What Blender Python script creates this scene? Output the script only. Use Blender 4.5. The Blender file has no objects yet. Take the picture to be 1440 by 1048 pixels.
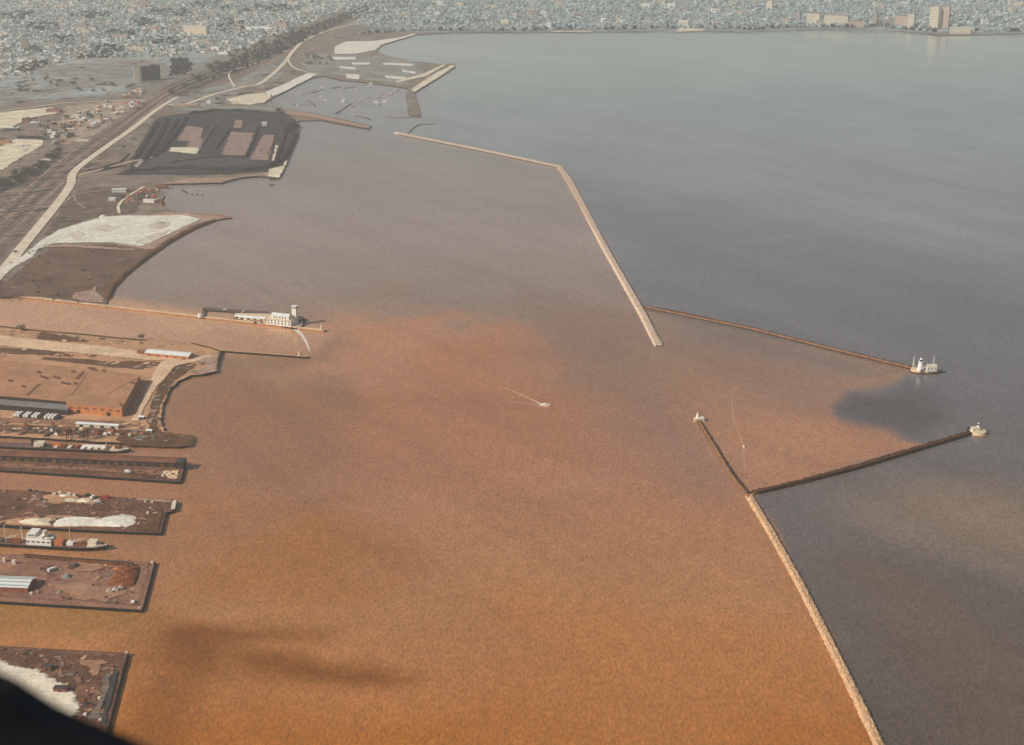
HAZE_COL = (.885, .935, .92); HAZE_DEN = 7.4e-5
SKY_STR = .065; SUN_STR = 3.9; EXPO = 0.0

# measured once on test renders: (slant range, light added by air and gloss, share of a flat surface's albedo seen)
TAB = [(1217, 0.031, 0.033, 0.034, 0.843, 0.797, 0.757), (1346, 0.035, 0.038, 0.04, 0.807, 0.762, 0.725), (1500, 0.041, 0.045, 0.048, 0.795, 0.748, 0.712), (1787, 0.053, 0.058, 0.063, 0.757, 0.715, 0.679), (2161, 0.069, 0.076, 0.083, 0.705, 0.666, 0.632), (2694, 0.091, 0.101, 0.109, 0.653, 0.619, 0.585), (3329, 0.116, 0.128, 0.135, 0.601, 0.571, 0.539), (4351, 0.15, 0.162, 0.166, 0.524, 0.502, 0.472), (5532, 0.179, 0.193, 0.191, 0.49, 0.466, 0.443), (6393, 0.194, 0.207, 0.204, 0.46, 0.441, 0.417), (7189, 0.208, 0.219, 0.214, 0.443, 0.426, 0.402)]
import bpy, math, random
import numpy as np
from mathutils import Vector, Matrix

random.seed(7)
R = random.Random(11)
scn = bpy.context.scene
COL = scn.collection

# ------------------------------------------------------------------ camera model
H = 647.0                       # flying height, metres
PITCH = math.radians(19.54)
F = 2000.0                      # 50 mm lens on a 36 mm wide frame, in photo pixels
CP, SP = math.cos(PITCH), math.sin(PITCH)

def W(x, y, z=0.0):
    """ground point (height z) seen at photo position x, y"""
    u, v = (x - 720.0) / F, (y - 524.0) / F
    d = Vector((u, CP - v * SP, -SP - v * CP))
    t = (z - H) / d.z
    return Vector((d.x * t, d.y * t, z))

def px_of(X, Y, Z=0.0):
    dz = Z - H
    dep = Y * CP - dz * SP
    return 720 + F * X / dep, 524 + F * (-(Y * SP + dz * CP)) / dep

# ------------------------------------------------------------------ materials
MATS = {}
def lin(c):
    return tuple(((v / 255) / 12.92 if v / 255 <= .04045 else ((v / 255 + .055) / 1.055) ** 2.4) for v in c)

def PC(r, g, b, sl):
    """albedo of a flat surface that is seen as this sRGB colour from sl metres away"""
    t = np.array(TAB); c = lin((r, g, b))
    return tuple(float(np.clip((c[k] - np.interp(sl, t[:, 0], t[:, 1 + k])) / np.interp(sl, t[:, 0], t[:, 4 + k]), .012, .82)) for k in range(3))

def mat(name, col, amt=.2, scale=.15, rough=.85, kind='noise', col2=None, scale2=None):
    """procedural material: base colour varied by world-space noise (col is linear albedo)"""
    if name in MATS:
        return MATS[name]
    m = bpy.data.materials.new(name); m.use_nodes = True
    nt = m.node_tree; N = nt.nodes; L = nt.links
    b = N['Principled BSDF']; b.inputs['Roughness'].default_value = rough
    b.inputs['Specular IOR Level'].default_value = .25
    g = N.new('ShaderNodeNewGeometry')
    if kind == 'stone':
        n = N.new('ShaderNodeTexVoronoi'); n.inputs['Scale'].default_value = scale
        n.inputs['Randomness'].default_value = 1; out = n.outputs['Color']
    else:
        n = N.new('ShaderNodeTexNoise'); n.inputs['Scale'].default_value = scale
        n.inputs['Detail'].default_value = 5; n.inputs['Roughness'].default_value = .65; out = n.outputs['Fac']
    L.new(g.outputs['Position'], n.inputs['Vector'])
    r = N.new('ShaderNodeValToRGB')
    lo, hi = (.36, .64) if kind != 'stone' else (0., 1.)
    r.color_ramp.elements[0].position = lo; r.color_ramp.elements[1].position = hi
    c2 = col2 or tuple(c * (1 + amt) for c in col)
    r.color_ramp.elements[0].color = (*[c * (1 - amt) for c in col], 1)
    r.color_ramp.elements[1].color = (*c2, 1)
    L.new(out, r.inputs['Fac'])
    last = r.outputs['Color']
    n2 = N.new('ShaderNodeTexNoise'); n2.inputs['Scale'].default_value = scale2 or scale * 7
    n2.inputs['Detail'].default_value = 3
    L.new(g.outputs['Position'], n2.inputs['Vector'])
    r2 = N.new('ShaderNodeMapRange'); r2.inputs['From Min'].default_value = .36; r2.inputs['From Max'].default_value = .64
    r2.inputs['To Min'].default_value = 1 - amt * 1.0; r2.inputs['To Max'].default_value = 1 + amt * 1.0
    L.new(n2.outputs['Fac'], r2.inputs['Value'])
    mx = N.new('ShaderNodeVectorMath'); mx.operation = 'SCALE'
    L.new(last, mx.inputs[0]); L.new(r2.outputs['Result'], mx.inputs['Scale'])
    L.new(mx.outputs['Vector'], b.inputs['Base Color'])
    MATS[name] = m
    return m

def M(name):
    return MATS[name]

# ------------------------------------------------------------------ mesh builder
class MB:
    def __init__(s):
        s.v, s.f, s.m = [], [], []
    def add(s, vs, fs, mi=0):
        o = len(s.v); s.v += [tuple(p) for p in vs]
        s.f += [tuple(i + o for i in f) for f in fs]; s.m += [mi] * len(fs)
        return s
    def prism(s, poly, z0, z1, mi=0, mtop=None, bottom=False):
        n = len(poly)
        a = sum(poly[i][0] * poly[(i + 1) % n][1] - poly[(i + 1) % n][0] * poly[i][1] for i in range(n))
        if a < 0: poly = list(reversed(poly))
        vs = [(p[0], p[1], z0) for p in poly] + [(p[0], p[1], z1) for p in poly]
        s.add(vs, [(i, (i + 1) % n, n + (i + 1) % n, n + i) for i in range(n)], mi)
        o = len(s.v) - 2 * n
        s.f.append(tuple(o + n + i for i in range(n))); s.m.append(mi if mtop is None else mtop)
        if bottom:
            s.f.append(tuple(o + i for i in reversed(range(n)))); s.m.append(mi)
        return s
    def sheet(s, poly, z, mi=0):
        n = len(poly)
        a = sum(poly[i][0] * poly[(i + 1) % n][1] - poly[(i + 1) % n][0] * poly[i][1] for i in range(n))
        if a < 0: poly = list(reversed(poly))
        return s.add([(p[0], p[1], z) for p in poly], [tuple(range(n))], mi)
    def box(s, c, lx, ly, z0, z1, rot=0, mi=0, mtop=None):
        return s.prism(rect(c, lx, ly, rot), z0, z1, mi, mtop, True)
    def gable(s, c, lx, ly, z0, h, rh, rot=0, mw=0, mr=1, over=.4, what='wr'):
        """ridge along local x; walls mw, roof mr"""
        q = rect(c, lx, ly, rot)
        ca, sa = math.cos(rot), math.sin(rot)
        z1 = z0 + h
        e0 = (c[0] - ca * lx / 2, c[1] - sa * lx / 2, z1 + rh)
        e1 = (c[0] + ca * lx / 2, c[1] + sa * lx / 2, z1 + rh)
        vs = [(p[0], p[1], z0) for p in q] + [(p[0], p[1], z1) for p in q] + [e0, e1]
        if 'w' in what: s.add(vs, [(0, 1, 5, 4), (1, 2, 6, 9, 5), (2, 3, 7, 6), (3, 0, 4, 8, 7)], mw)
        if 'r' not in what: return s
        k = over / max(ly / 2, .1); dz = rh * k
        f0 = (c[0] - ca * (lx / 2 + over), c[1] - sa * (lx / 2 + over)); f1 = (c[0] + ca * (lx / 2 + over), c[1] + sa * (lx / 2 + over))
        hw = ly / 2 + over
        n = (-sa, ca)
        for sg in (1, -1):
            a = (f0[0] + n[0] * hw * sg, f0[1] + n[1] * hw * sg, z1 - dz + .12); b = (f1[0] + n[0] * hw * sg, f1[1] + n[1] * hw * sg, z1 - dz + .12)
            t0 = (*f0, z1 + rh + .12); t1 = (*f1, z1 + rh + .12)
            s.add([a, b, t1, t0], [(0, 1, 2, 3) if sg < 0 else (3, 2, 1, 0)], mr)
        return s
    def cyl(s, x, y, z0, z1, r0, r1=None, n=12, mi=0, cap=True):
        r1 = r0 if r1 is None else r1
        vs = [(x + r0 * math.cos(2 * math.pi * i / n), y + r0 * math.sin(2 * math.pi * i / n), z0) for i in range(n)]
        vs += [(x + r1 * math.cos(2 * math.pi * i / n), y + r1 * math.sin(2 * math.pi * i / n), z1) for i in range(n)]
        fs = [(i, (i + 1) % n, n + (i + 1) % n, n + i) for i in range(n)]
        if cap: fs.append(tuple(range(n, 2 * n)))
        return s.add(vs, fs, mi)
    def bar(s, a, b, r, n=6, mi=0):
        a, b = Vector(a), Vector(b); d = (b - a).normalized()
        u = d.orthogonal().normalized(); w = d.cross(u)
        vs = []
        for p in (a, b):
            for i in range(n):
                t = 2 * math.pi * i / n
                vs.append(p + (u * math.cos(t) + w * math.sin(t)) * r)
        fs = [(i, (i + 1) % n, n + (i + 1) % n, n + i) for i in range(n)] + [tuple(range(n, 2 * n)), tuple(reversed(range(n)))]
        return s.add(vs, fs, mi)
    def blob(s, c, rx, ry, rz, rnd, jit=.25, mi=0, nu=7, nv=4):
        vs = []; o = len(s.v)
        for j in range(nv + 1):
            ph = math.pi * j / nv
            for i in range(nu):
                th = 2 * math.pi * (i + .5 * (j % 2)) / nu
                k = 1 + rnd.uniform(-jit, jit)
                vs.append((c[0] + rx * k * math.sin(ph) * math.cos(th), c[1] + ry * k * math.sin(ph) * math.sin(th), c[2] + rz * k * math.cos(ph)))
        fs = []
        for j in range(nv):
            for i in range(nu):
                fs.append((j * nu + i, (j + 1) * nu + i, (j + 1) * nu + (i + 1) % nu, j * nu + (i + 1) % nu))
        return s.add(vs, fs, mi)
    def heap(s, poly, z0, h, rnd, mi=0, rings=6, jit=.25, power=1.0):
        """a heap on outline poly: rings shrinking to the middle line"""
        n = len(poly); cx = sum(p[0] for p in poly) / n; cy = sum(p[1] for p in poly) / n
        vs = []
        for k in range(rings + 1):
            t = k / rings
            zz = z0 + h * (t ** power) * (1 - .25 * t)  / .75
            for p in poly:
                q = 1 - t * .86
                j = rnd.uniform(-jit, jit) * h * .5 if 0 < k else 0
                vs.append((cx + (p[0] - cx) * q + j * .6, cy + (p[1] - cy) * q + j * .4, zz + (j if k else 0)))
        fs = []
        for k in range(rings):
            for i in range(n):
                fs.append((k * n + i, k * n + (i + 1) % n, (k + 1) * n + (i + 1) % n, (k + 1) * n + i))
        fs.append(tuple(rings * n + i for i in range(n)))
        return s.add(vs, fs, mi)
    def mesh(s, name, mats, org=(0, 0, 0), smooth=False):
        me = bpy.data.meshes.new(name)
        me.from_pydata([(p[0] - org[0], p[1] - org[1], p[2] - org[2]) for p in s.v], [], s.f)
        for m in (mats if isinstance(mats, (list, tuple)) else [mats]):
            me.materials.append(MATS[m] if isinstance(m, str) else m)
        me.polygons.foreach_set('material_index', s.m)
        if smooth: me.polygons.foreach_set('use_smooth', [True] * len(s.f))
        me.update()
        return me

def rect(c, lx, ly, rot=0):
    ca, sa = math.cos(rot), math.sin(rot)
    return [(c[0] + ca * a * lx / 2 - sa * b * ly / 2, c[1] + sa * a * lx / 2 + ca * b * ly / 2) for a, b in ((-1, -1), (1, -1), (1, 1), (-1, 1))]

def ppoly(pts, z=0.0):
    return [tuple(W(x, y, z)[:2]) for x, y in pts]

def rough(poly, step, amp, rnd=R):
    """subdivide a world outline twice and jitter it: natural edges"""
    for st, am in ((step, amp), (step / 3, amp * .45)):
        out = []; n = len(poly)
        for i in range(n):
            a, b = Vector(poly[i]), Vector(poly[(i + 1) % n])
            L = (b - a).length; k = max(1, min(80, int(L / st)))
            for j in range(k):
                p = a.lerp(b, j / k)
                out.append((p.x + rnd.uniform(-am, am), p.y + rnd.uniform(-am, am)))
        poly = out
    return poly

# ------------------------------------------------------------------ things and parts
def tag(o, label=None, cat=None, group=None, kind=None):
    if label: o['label'] = label
    if cat: o['category'] = cat
    if group: o['group'] = group
    if kind: o['kind'] = kind
    return o

def link(o):
    COL.objects.link(o); return o

def thing(name, label, cat, loc, group=None):
    o = link(bpy.data.objects.new(name, None)); o.location = loc; o.empty_display_size = 2
    return tag(o, label, cat, group)

def root_loc(o):
    v = Vector(o.location)
    while o.parent: o = o.parent; v += Vector(o.location)
    return v

def part(name, mb, mats, parent, label=None, smooth=False):
    org = root_loc(parent)
    o = link(bpy.data.objects.new(name, mb.mesh(name, mats, org, smooth)))
    o.parent = parent
    if label: o['label'] = label
    return o

def solo(name, mb, mats, label, cat, group=None, smooth=False):
    xs = [p[0] for p in mb.v]; ys = [p[1] for p in mb.v]; zs = [p[2] for p in mb.v]
    org = ((min(xs) + max(xs)) / 2, (min(ys) + max(ys)) / 2, min(zs))
    o = link(bpy.data.objects.new(name, mb.mesh(name, mats, org, smooth))); o.location = org
    return tag(o, label, cat, group)

def struct(name, mb, mats, smooth=False, kind='structure', label=None, cat=None):
    o = link(bpy.data.objects.new(name, mb.mesh(name, mats, (0, 0, 0), smooth)))
    return tag(o, label, cat, None, kind)

def copy_tree(o, parent=None):
    c = o.copy(); link(c)
    if parent: c.parent = parent
    for ch in [x for x in o.children]: copy_tree(ch, c)
    return c

def strip(pts, w, z, mb, mi=0):
    """flat ribbon along pixel points, width w metres"""
    ws = [W(x, y, z) for x, y in pts]
    L, Rr = [], []
    for i, p in enumerate(ws):
        d = (ws[min(i + 1, len(ws) - 1)] - ws[max(i - 1, 0)]); d.z = 0; d.normalize()
        n = Vector((-d.y, d.x, 0)); ww = w[0] + (w[1] - w[0]) * i / (len(ws) - 1) if isinstance(w, tuple) else (w[i] if isinstance(w, list) else w)
        L.append(p + n * ww / 2); Rr.append(p - n * ww / 2)
    vs = L + Rr; n = len(ws)
    mb.add(vs, [(n + i, n + i + 1, i + 1, i) for i in range(n - 1)], mi)
    return mb

def smooth_pts(pts, k=6):
    out = []; n = len(pts)
    for i in range(n - 1):
        p0, p1, p2, p3 = pts[max(i - 1, 0)], pts[i], pts[i + 1], pts[min(i + 2, n - 1)]
        for j in range(k):
            t = j / k
            out.append(tuple(.5 * (2 * p1[a] + (p2[a] - p0[a]) * t + (2 * p0[a] - 5 * p1[a] + 4 * p2[a] - p3[a]) * t * t + (3 * p1[a] - p0[a] - 3 * p2[a] + p3[a]) * t ** 3) for a in (0, 1)))
    out.append(pts[-1]); return out

def xf(mb, o, ang, z=0.0):
    ca, sa = math.cos(ang), math.sin(ang)
    mb.v = [(o[0] + ca * p[0] - sa * p[1], o[1] + sa * p[0] + ca * p[1], p[2] + z) for p in mb.v]
    return mb

def base(p0, p1, depth, z=0.0):
    """near ground edge from photo points p0 to p1 (height z), going depth metres back: centre, length, rotation"""
    a, b = W(*p0, z), W(*p1, z); d = b - a
    rot = math.atan2(d.y, d.x); n = Vector((-math.sin(rot), math.cos(rot), 0))
    c = (a + b) / 2 + n * depth / 2
    return (c.x, c.y), d.length, rot

def off(c, rot, x, y):
    return (c[0] + math.cos(rot) * x - math.sin(rot) * y, c[1] + math.sin(rot) * x + math.cos(rot) * y)

def shed(name, label, cat, p0, p1, depth, h, rh, z, wall, roof, doors=0, doorm='wall_dark', wins=0, group=None, winm='glass_dark', wz=None, flat=False, back=False, rot_add=0):
    c, lx, rot = base(p0, p1, depth, z); rot += rot_add
    t = thing(name, label, cat, (c[0], c[1], z), group)
    if flat:
        part('wall', MB().prism(rect(c, lx, depth, rot), z, z + h), wall, t)
        part('roof', MB().prism(rect(c, lx + .6, depth + .6, rot), z + h, z + h + .7), roof, t)
    else:
        part('wall', MB().gable(c, lx, depth, z, h, rh, rot, what='w'), wall, t)
        part('roof', MB().gable(c, lx, depth, z, h, rh, rot, 0, 0, .7, 'r'), roof, t)
    for i in range(doors):
        q = off(c, rot, -lx / 2 + lx * (i + .5) / doors, -depth / 2 - .05)
        part('door', MB().box(q, min(4.5, lx / doors * .55), .3, z, z + min(h * .7, 5), rot), doorm, t)
    for i in range(wins):
        q = off(c, rot, -lx / 2 + lx * (i + .5) / wins, -depth / 2 - .03)
        part('window', MB().box(q, lx / wins * .5, .3, z + (wz or h * .5), z + (wz or h * .5) + min(2., h * .3), rot), winm, t)
    return t, c, lx, rot

def corrugate(poly, step=3.2, amp=.22):
    """sheet-pile outline: the edge goes in and out every few metres"""
    out = []; n = len(poly); sgn = 1
    for i in range(n):
        a, b = Vector(poly[i]), Vector(poly[(i + 1) % n]); d = b - a; L = d.length
        if L < .01: continue
        k = max(1, int(L / step)); nn = Vector((d.y, -d.x)) / L
        for j in range(k):
            p = a.lerp(b, j / k) + nn * amp * (sgn if j else 0); sgn = -sgn; out.append((p.x, p.y))
    return out

def poly_sd(px, py, poly):
    """signed distance to polygon, + inside"""
    inside = np.zeros(px.shape, bool); dist = np.full(px.shape, 1e9)
    n = len(poly)
    for i in range(n):
        x0, y0 = poly[i]; x1, y1 = poly[(i + 1) % n]
        if y0 != y1:
            c = ((y0 > py) != (y1 > py)) & (px < (x1 - x0) * (py - y0) / (y1 - y0) + x0)
            inside ^= c
        dx, dy = x1 - x0, y1 - y0; l2 = dx * dx + dy * dy + 1e-9
        t = np.clip(((px - x0) * dx + (py - y0) * dy) / l2, 0, 1)
        dist = np.minimum(dist, np.hypot(px - x0 - t * dx, py - y0 - t * dy))
    return np.where(inside, dist, -dist)


SOFT = {}
def soft(name):
    """the same material with a ragged, thinning rim: its cover breaks up towards the edge"""
    if name in SOFT: return SOFT[name]
    m = MATS[name].copy(); m.name = name + '_rim'; N = m.node_tree.nodes; L = m.node_tree.links
    out = [n for n in N if n.type == 'OUTPUT_MATERIAL'][0]; b = N['Principled BSDF']
    at = N.new('ShaderNodeVertexColor'); at.layer_name = 'cover'
    g = N.new('ShaderNodeNewGeometry'); n = N.new('ShaderNodeTexNoise'); n.inputs['Scale'].default_value = .22; n.inputs['Detail'].default_value = 4; n.inputs['Roughness'].default_value = .7
    L.new(g.outputs['Position'], n.inputs['Vector'])
    ad = N.new('ShaderNodeMath'); ad.operation = 'ADD'; L.new(at.outputs['Color'], ad.inputs[0]); L.new(n.outputs['Fac'], ad.inputs[1])
    mr_ = N.new('ShaderNodeMapRange'); mr_.inputs['From Min'].default_value = .72; mr_.inputs['From Max'].default_value = 1.08; L.new(ad.outputs[0], mr_.inputs['Value'])
    tr = N.new('ShaderNodeBsdfTransparent'); mx = N.new('ShaderNodeMixShader'); L.new(mr_.outputs['Result'], mx.inputs['Fac']); L.new(tr.outputs[0], mx.inputs[1]); L.new(b.outputs[0], mx.inputs[2]); L.new(mx.outputs[0], out.inputs['Surface'])
    SOFT[name] = m; return m

def soft_sheet(name, poly, z, m, rim):
    """flat cover laid as a small grid; its cover value runs from 0 at the outline to 1 a few metres inside"""
    P_ = np.array(poly); lo, hi = P_.min(0), P_.max(0); n = len(poly)
    area = abs(sum(poly[i][0] * poly[(i + 1) % n][1] - poly[(i + 1) % n][0] * poly[i][1] for i in range(n))) / 2
    g = max(2.0, math.sqrt(area) / 42, rim * .45); rim = max(rim, g * 1.2)
    gx = np.arange(lo[0] - g, hi[0] + 2 * g, g); gy = np.arange(lo[1] - g, hi[1] + 2 * g, g)
    X, Y = np.meshgrid(gx, gy); sd = poly_sd(X, Y, poly); cov = np.clip(sd / rim + .25, 0, 1)
    nx_, ny_ = len(gx), len(gy); ii = np.arange(nx_ * ny_).reshape(ny_, nx_)
    q = np.stack([ii[:-1, :-1], ii[:-1, 1:], ii[1:, 1:], ii[1:, :-1]], -1).reshape(-1, 4)
    q = q[cov.ravel()[q].max(1) > 0]
    used = np.unique(q); mp = -np.ones(nx_ * ny_, int); mp[used] = np.arange(len(used)); q = mp[q]
    c = cov.ravel()[used]; vs = np.stack([X.ravel()[used], Y.ravel()[used], np.full(len(used), z)], -1)
    me = bpy.data.meshes.new(name); me.from_pydata(vs.tolist(), [], q.tolist())
    me.color_attributes.new('cover', 'FLOAT_COLOR', 'POINT').data.foreach_set('color', np.stack([c, c, c, np.ones_like(c)], -1).astype(np.float32).ravel())
    me.materials.append(soft(m)); o = link(bpy.data.objects.new(name, me)); tag(o, kind='structure'); return o
# ------------------------------------------------------------------ palette (linear albedo)
mat('lake_bed', (.12, .10, .08), .1)
mat('soil_brown', PC(117, 104, 98, 2200), .26, .02, scale2=.25)
mat('soil_grey', PC(136, 130, 124, 3200), .32, .018, scale2=.3)
mat('grass_dull', PC(146, 148, 144, 4700), .30, .012, scale2=.15)
mat('city_ground', PC(158, 163, 160, 5200), .22, .006, scale2=.08, )
mat('far_ground', PC(158, 162, 160, 6300), .35, .003, scale2=.03, )
mat('pale_road', PC(198, 186, 168, 2900), .14, .05)
mat('highway_grey', PC(160, 152, 146, 3600), .14, .04)
mat('rail_ballast', PC(131, 122, 117, 2900), .25, .05, scale2=.5)
mat('rail_dark', (.058, .055, .053), .2, .2)
mat('stone_west', PC(188, 168, 150, 2300), .22, .35, kind='stone', scale2=1.4)
mat('quay_brown', PC(160, 122, 98, 2000), .25, .3)
mat('lot_dusty', PC(160, 150, 140, 3400), .25, .05, scale2=.4)
mat('floor_dusty', PC(150, 136, 131, 3300), .22, .05, scale2=.4)
mat('cinder', (.072, .066, .062), .25, .05, scale2=.4)
mat('scrub_grey', PC(121, 115, 110, 2800), .25, .03, scale2=.3)
mat('pier_tan', PC(156, 121, 100, 1400), .18, .05, scale2=.4)
mat('sand_white', PC(202, 197, 184, 2650), .14, .03, scale2=.2)
mat('sand_pale', PC(196, 188, 168, 3300), .20, .03, scale2=.2)
mat('sand_pink', PC(160, 142, 132, 3000), .25, .04, scale2=.25)
mat('coal_ground', (.042, .040, .042), .40, .04, scale2=.35)
mat('coal', (.020, .020, .022), .35, .08, scale2=.6)
mat('pier_top', PC(144, 110, 94, 1400), .25, .03, scale2=.3)
mat('pier_dark_top', PC(114, 90, 80, 1500), .32, .03, scale2=.3)
mat('lot_tan', PC(176, 140, 114, 1800), .18, .03, scale2=.3)
mat('lot_light', PC(200, 172, 144, 1900), .15, .03, scale2=.25)
mat('lot_dark', PC(110, 92, 82, 1850), .3, .05, scale2=.3)
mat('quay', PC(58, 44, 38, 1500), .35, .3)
mat('quay_light', PC(175, 138, 112, 2000), .2, .2)
mat('concrete', PC(205, 182, 155, 1700), .14, .12)
mat('stone_light', PC(188, 154, 124, 1750), .26, .35, kind='stone', scale2=1.4)
mat('stone_mid', PC(150, 118, 98, 1750), .45, .4, kind='stone', scale2=1.6)
mat('stone_dark', PC(98, 80, 70, 1700), .5, .4, kind='stone', scale2=1.5)
mat('white_paint', (.80, .78, .72), .06, .3)
mat('cream_paint', (.70, .62, .48), .10, .3)
mat('roof_white', (.74, .76, .74), .07, .12)
mat('roof_teal', (.40, .47, .45), .10, .2)
mat('roof_tan', PC(166, 129, 106, 1750), .16, .035, scale2=.35)
mat('roof_brown', PC(120, 92, 82, 1600), .25, .06, scale2=.5)
mat('roof_grey', (.22, .21, .20), .18, .15)
mat('roof_dark', (.065, .055, .052), .2, .2)
mat('brick_orange', (.55, .23, .09), .16, .25)
mat('brick_red', (.27, .10, .065), .18, .25)
mat('wall_dark', (.035, .028, .026), .2, .3)
mat('wall_grey', (.30, .28, .26), .12, .2)
mat('wall_pink', (.50, .38, .31), .12, .2)
mat('wall_cream', (.62, .56, .44), .10, .2)
mat('wall_slate', (.10, .11, .12), .12, .2)
mat('glass_dark', (.03, .035, .04), .1, .3, rough=.25)
mat('hull_black', (.018, .016, .016), .3, .3, rough=.5)
mat('deck_brown', (.16, .105, .085), .3, .2)
mat('red_paint', (.36, .06, .03), .2, .3)
mat('orange_paint', (.50, .16, .06), .18, .3)
mat('rust', (.20, .062, .02), .42, .18, scale2=.8, col2=(.30, .10, .025))
mat('scrap_dark', (.07, .045, .035), .4, .4)
mat('steel_dark', (.05, .045, .042), .25, .4, rough=.6)
mat('wood', (.14, .10, .075), .3, .4)
mat('tyre', (.02, .02, .02), .1, 1)
mat('foam', (.74, .66, .58), .2, .2)
mat('foam_thin', PC(172, 138, 116, 1700), .2, .1)
mat('dull_cream', (.46, .44, .38), .1, .3)
mat('dull_grey', (.36, .37, .36), .1, .3)
mat('dull_pink', (.42, .37, .34), .1, .3)
mat('leaf_dark', (.045, .055, .03), .35, .25)
mat('leaf_mid', (.075, .085, .05), .35, .25)
mat('leaf_grey', (.10, .105, .075), .35, .2)
mat('bark', (.07, .055, .04), .2, .6)
mat('aircraft_black', (.012, .012, .012), .2, 40, rough=.7)

LZ = 2.5     # land height above the water
PZ = 3.0     # pier deck height

# ------------------------------------------------------------------ water
rs = np.random.RandomState(5)
def vnoise(x, y, cell, seed):
    r = np.random.RandomState(seed).rand(256, 256)
    gx, gy = x / cell, y / cell
    ix, iy = np.floor(gx).astype(int), np.floor(gy).astype(int)
    fx, fy = gx - ix, gy - iy
    fx = fx * fx * (3 - 2 * fx); fy = fy * fy * (3 - 2 * fy)
    g = lambda a, b: r[(ix + a) % 256, (iy + b) % 256]
    return (g(0, 0) * (1 - fx) + g(1, 0) * fx) * (1 - fy) + (g(0, 1) * (1 - fx) + g(1, 1) * fx) * fy - .5

def axis(a, b, step0, grow):
    out = [a]
    while out[-1] < b:
        out.append(out[-1] + step0 + grow * max(0, out[-1] - a))
    return out
xs = sorted(set([-v for v in axis(0, 9000, 6.5, .0)[:0]] + [-2600 - 400 * i for i in range(1, 60)] + list(np.arange(-2600, 2600, 10.0)) + [2600 + 400 * i for i in range(0, 60)]))
ys = [-14000, -6000, -1500, 0, 300, 600] + axis(800, 7000, 5.0, .006) + [8000 + 1500 * i for i in range(0, 14)]
XX, YY = np.meshgrid(np.array(xs, float), np.array(ys, float))
nx, ny = len(xs), len(ys)
yc = np.maximum(YY, 700)
wx = XX + 30 * vnoise(XX, YY, 90, 1) + 14 * vnoise(XX, YY, 33, 2); wy = yc + 60 * vnoise(XX, YY, 120, 3) + 24 * vnoise(XX, YY, 40, 4)
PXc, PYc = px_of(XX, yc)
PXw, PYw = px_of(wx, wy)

def fractal(x, y, cell, seed):
    return sum(vnoise(x, y, cell / 2 ** i, seed + i) / 1.7 ** i for i in range(4))
wx2 = XX + 110 * fractal(XX, YY, 170, 41); wy2 = yc + 200 * fractal(XX, YY, 190, 51)
PXv, PYv = px_of(wx2, np.maximum(wy2, 500))

def grad(y, stops):
    a = np.array([s[0] for s in stops], float)
    return np.stack([np.interp(y, a, np.array([lin(s[1])[k] for s in stops])) for k in range(3)], -1)

# water by area (sRGB), turned into albedo below; far sky sheen painted in
inside = grad(PYw, [(100, (152, 152, 150)), (200, (150, 146, 142)), (340, (153, 141, 134)), (430, (147, 131, 120)), (500, (150, 127, 110)), (560, (159, 124, 102)), (640, (164, 124, 102)),
                    (720, (167, 123, 95)), (850, (171, 124, 89)), (960, (174, 120, 79)), (1050, (169, 110, 63))])
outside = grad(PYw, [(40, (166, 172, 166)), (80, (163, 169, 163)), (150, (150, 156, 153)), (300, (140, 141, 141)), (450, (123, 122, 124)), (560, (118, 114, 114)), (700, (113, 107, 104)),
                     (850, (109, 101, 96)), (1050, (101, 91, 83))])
def layer(base, poly, col, feather, op=1.0, warp=True):
    px, py = (PXv, PYv) if warp == 2 else (PXw, PYw) if warp else (PXc, PYc)
    d = poly_sd(px, py * 1.6, [(x, y * 1.6) for x, y in poly])
    a = np.clip(d / feather * .5 + .5, 0, 1); a = (a * a * (3 - 2 * a) * op)[..., None]
    return base * (1 - a) + np.array(lin(col)) * a
I = inside
I = layer(I, [(400, 440), (540, 446), (640, 470), (620, 520), (520, 545), (430, 520)], (177, 137, 113), 44, .85, 2)
I = layer(I, [(-900, 400), (150, 418), (330, 444), (470, 462), (440, 502), (300, 498), (-900, 500)], (187, 150, 125), 13, 1, False)             # the river itself
I = layer(I, [(300, 495), (460, 520), (600, 560), (560, 640), (430, 700), (330, 760), (220, 720), (215, 600), (240, 530)], (142, 109, 89), 110, .62, 2)
I = layer(I, [(430, 462), (520, 452), (600, 454), (690, 474), (760, 500), (790, 540), (720, 580), (560, 560), (470, 510)], (173, 131, 107), 26, .85, 2)
I = layer(I, [(620, 500), (800, 560), (860, 640), (760, 700), (560, 640), (560, 560)], (168, 120, 95), 60, .6, 2)
I = layer(I, [(760, 430), (905, 445), (925, 500), (960, 560), (1000, 600), (1040, 690), (960, 680), (900, 620), (850, 560), (740, 505)], (140, 116, 104), 60, .6)
I = layer(I, [(960, 480), (1150, 500), (1200, 545), (1160, 590), (1040, 560), (980, 540)], (150, 122, 107), 40, .7)
I = layer(I, [(1010, 590), (1120, 580), (1190, 600), (1290, 622), (1200, 660), (1060, 692)], (166, 126, 101), 30, .85)
I = layer(I, [(920, 440), (1080, 478), (1250, 515), (1200, 520), (1080, 500), (960, 475)], (122, 113, 110), 24, .7)
I = layer(I, [(245, 898), (290, 886), (400, 880), (475, 882), (470, 892), (380, 898), (300, 908), (250, 910)], (120, 80, 48), 30, .85)  # darker brown patches on the near left water
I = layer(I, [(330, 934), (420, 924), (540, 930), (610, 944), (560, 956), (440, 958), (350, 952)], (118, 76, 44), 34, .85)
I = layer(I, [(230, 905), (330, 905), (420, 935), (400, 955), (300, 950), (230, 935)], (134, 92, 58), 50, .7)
I = layer(I, [(160, 960), (260, 940), (330, 990), (290, 1060), (150, 1060)], (120, 78, 46), 60, .5, 2)
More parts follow.
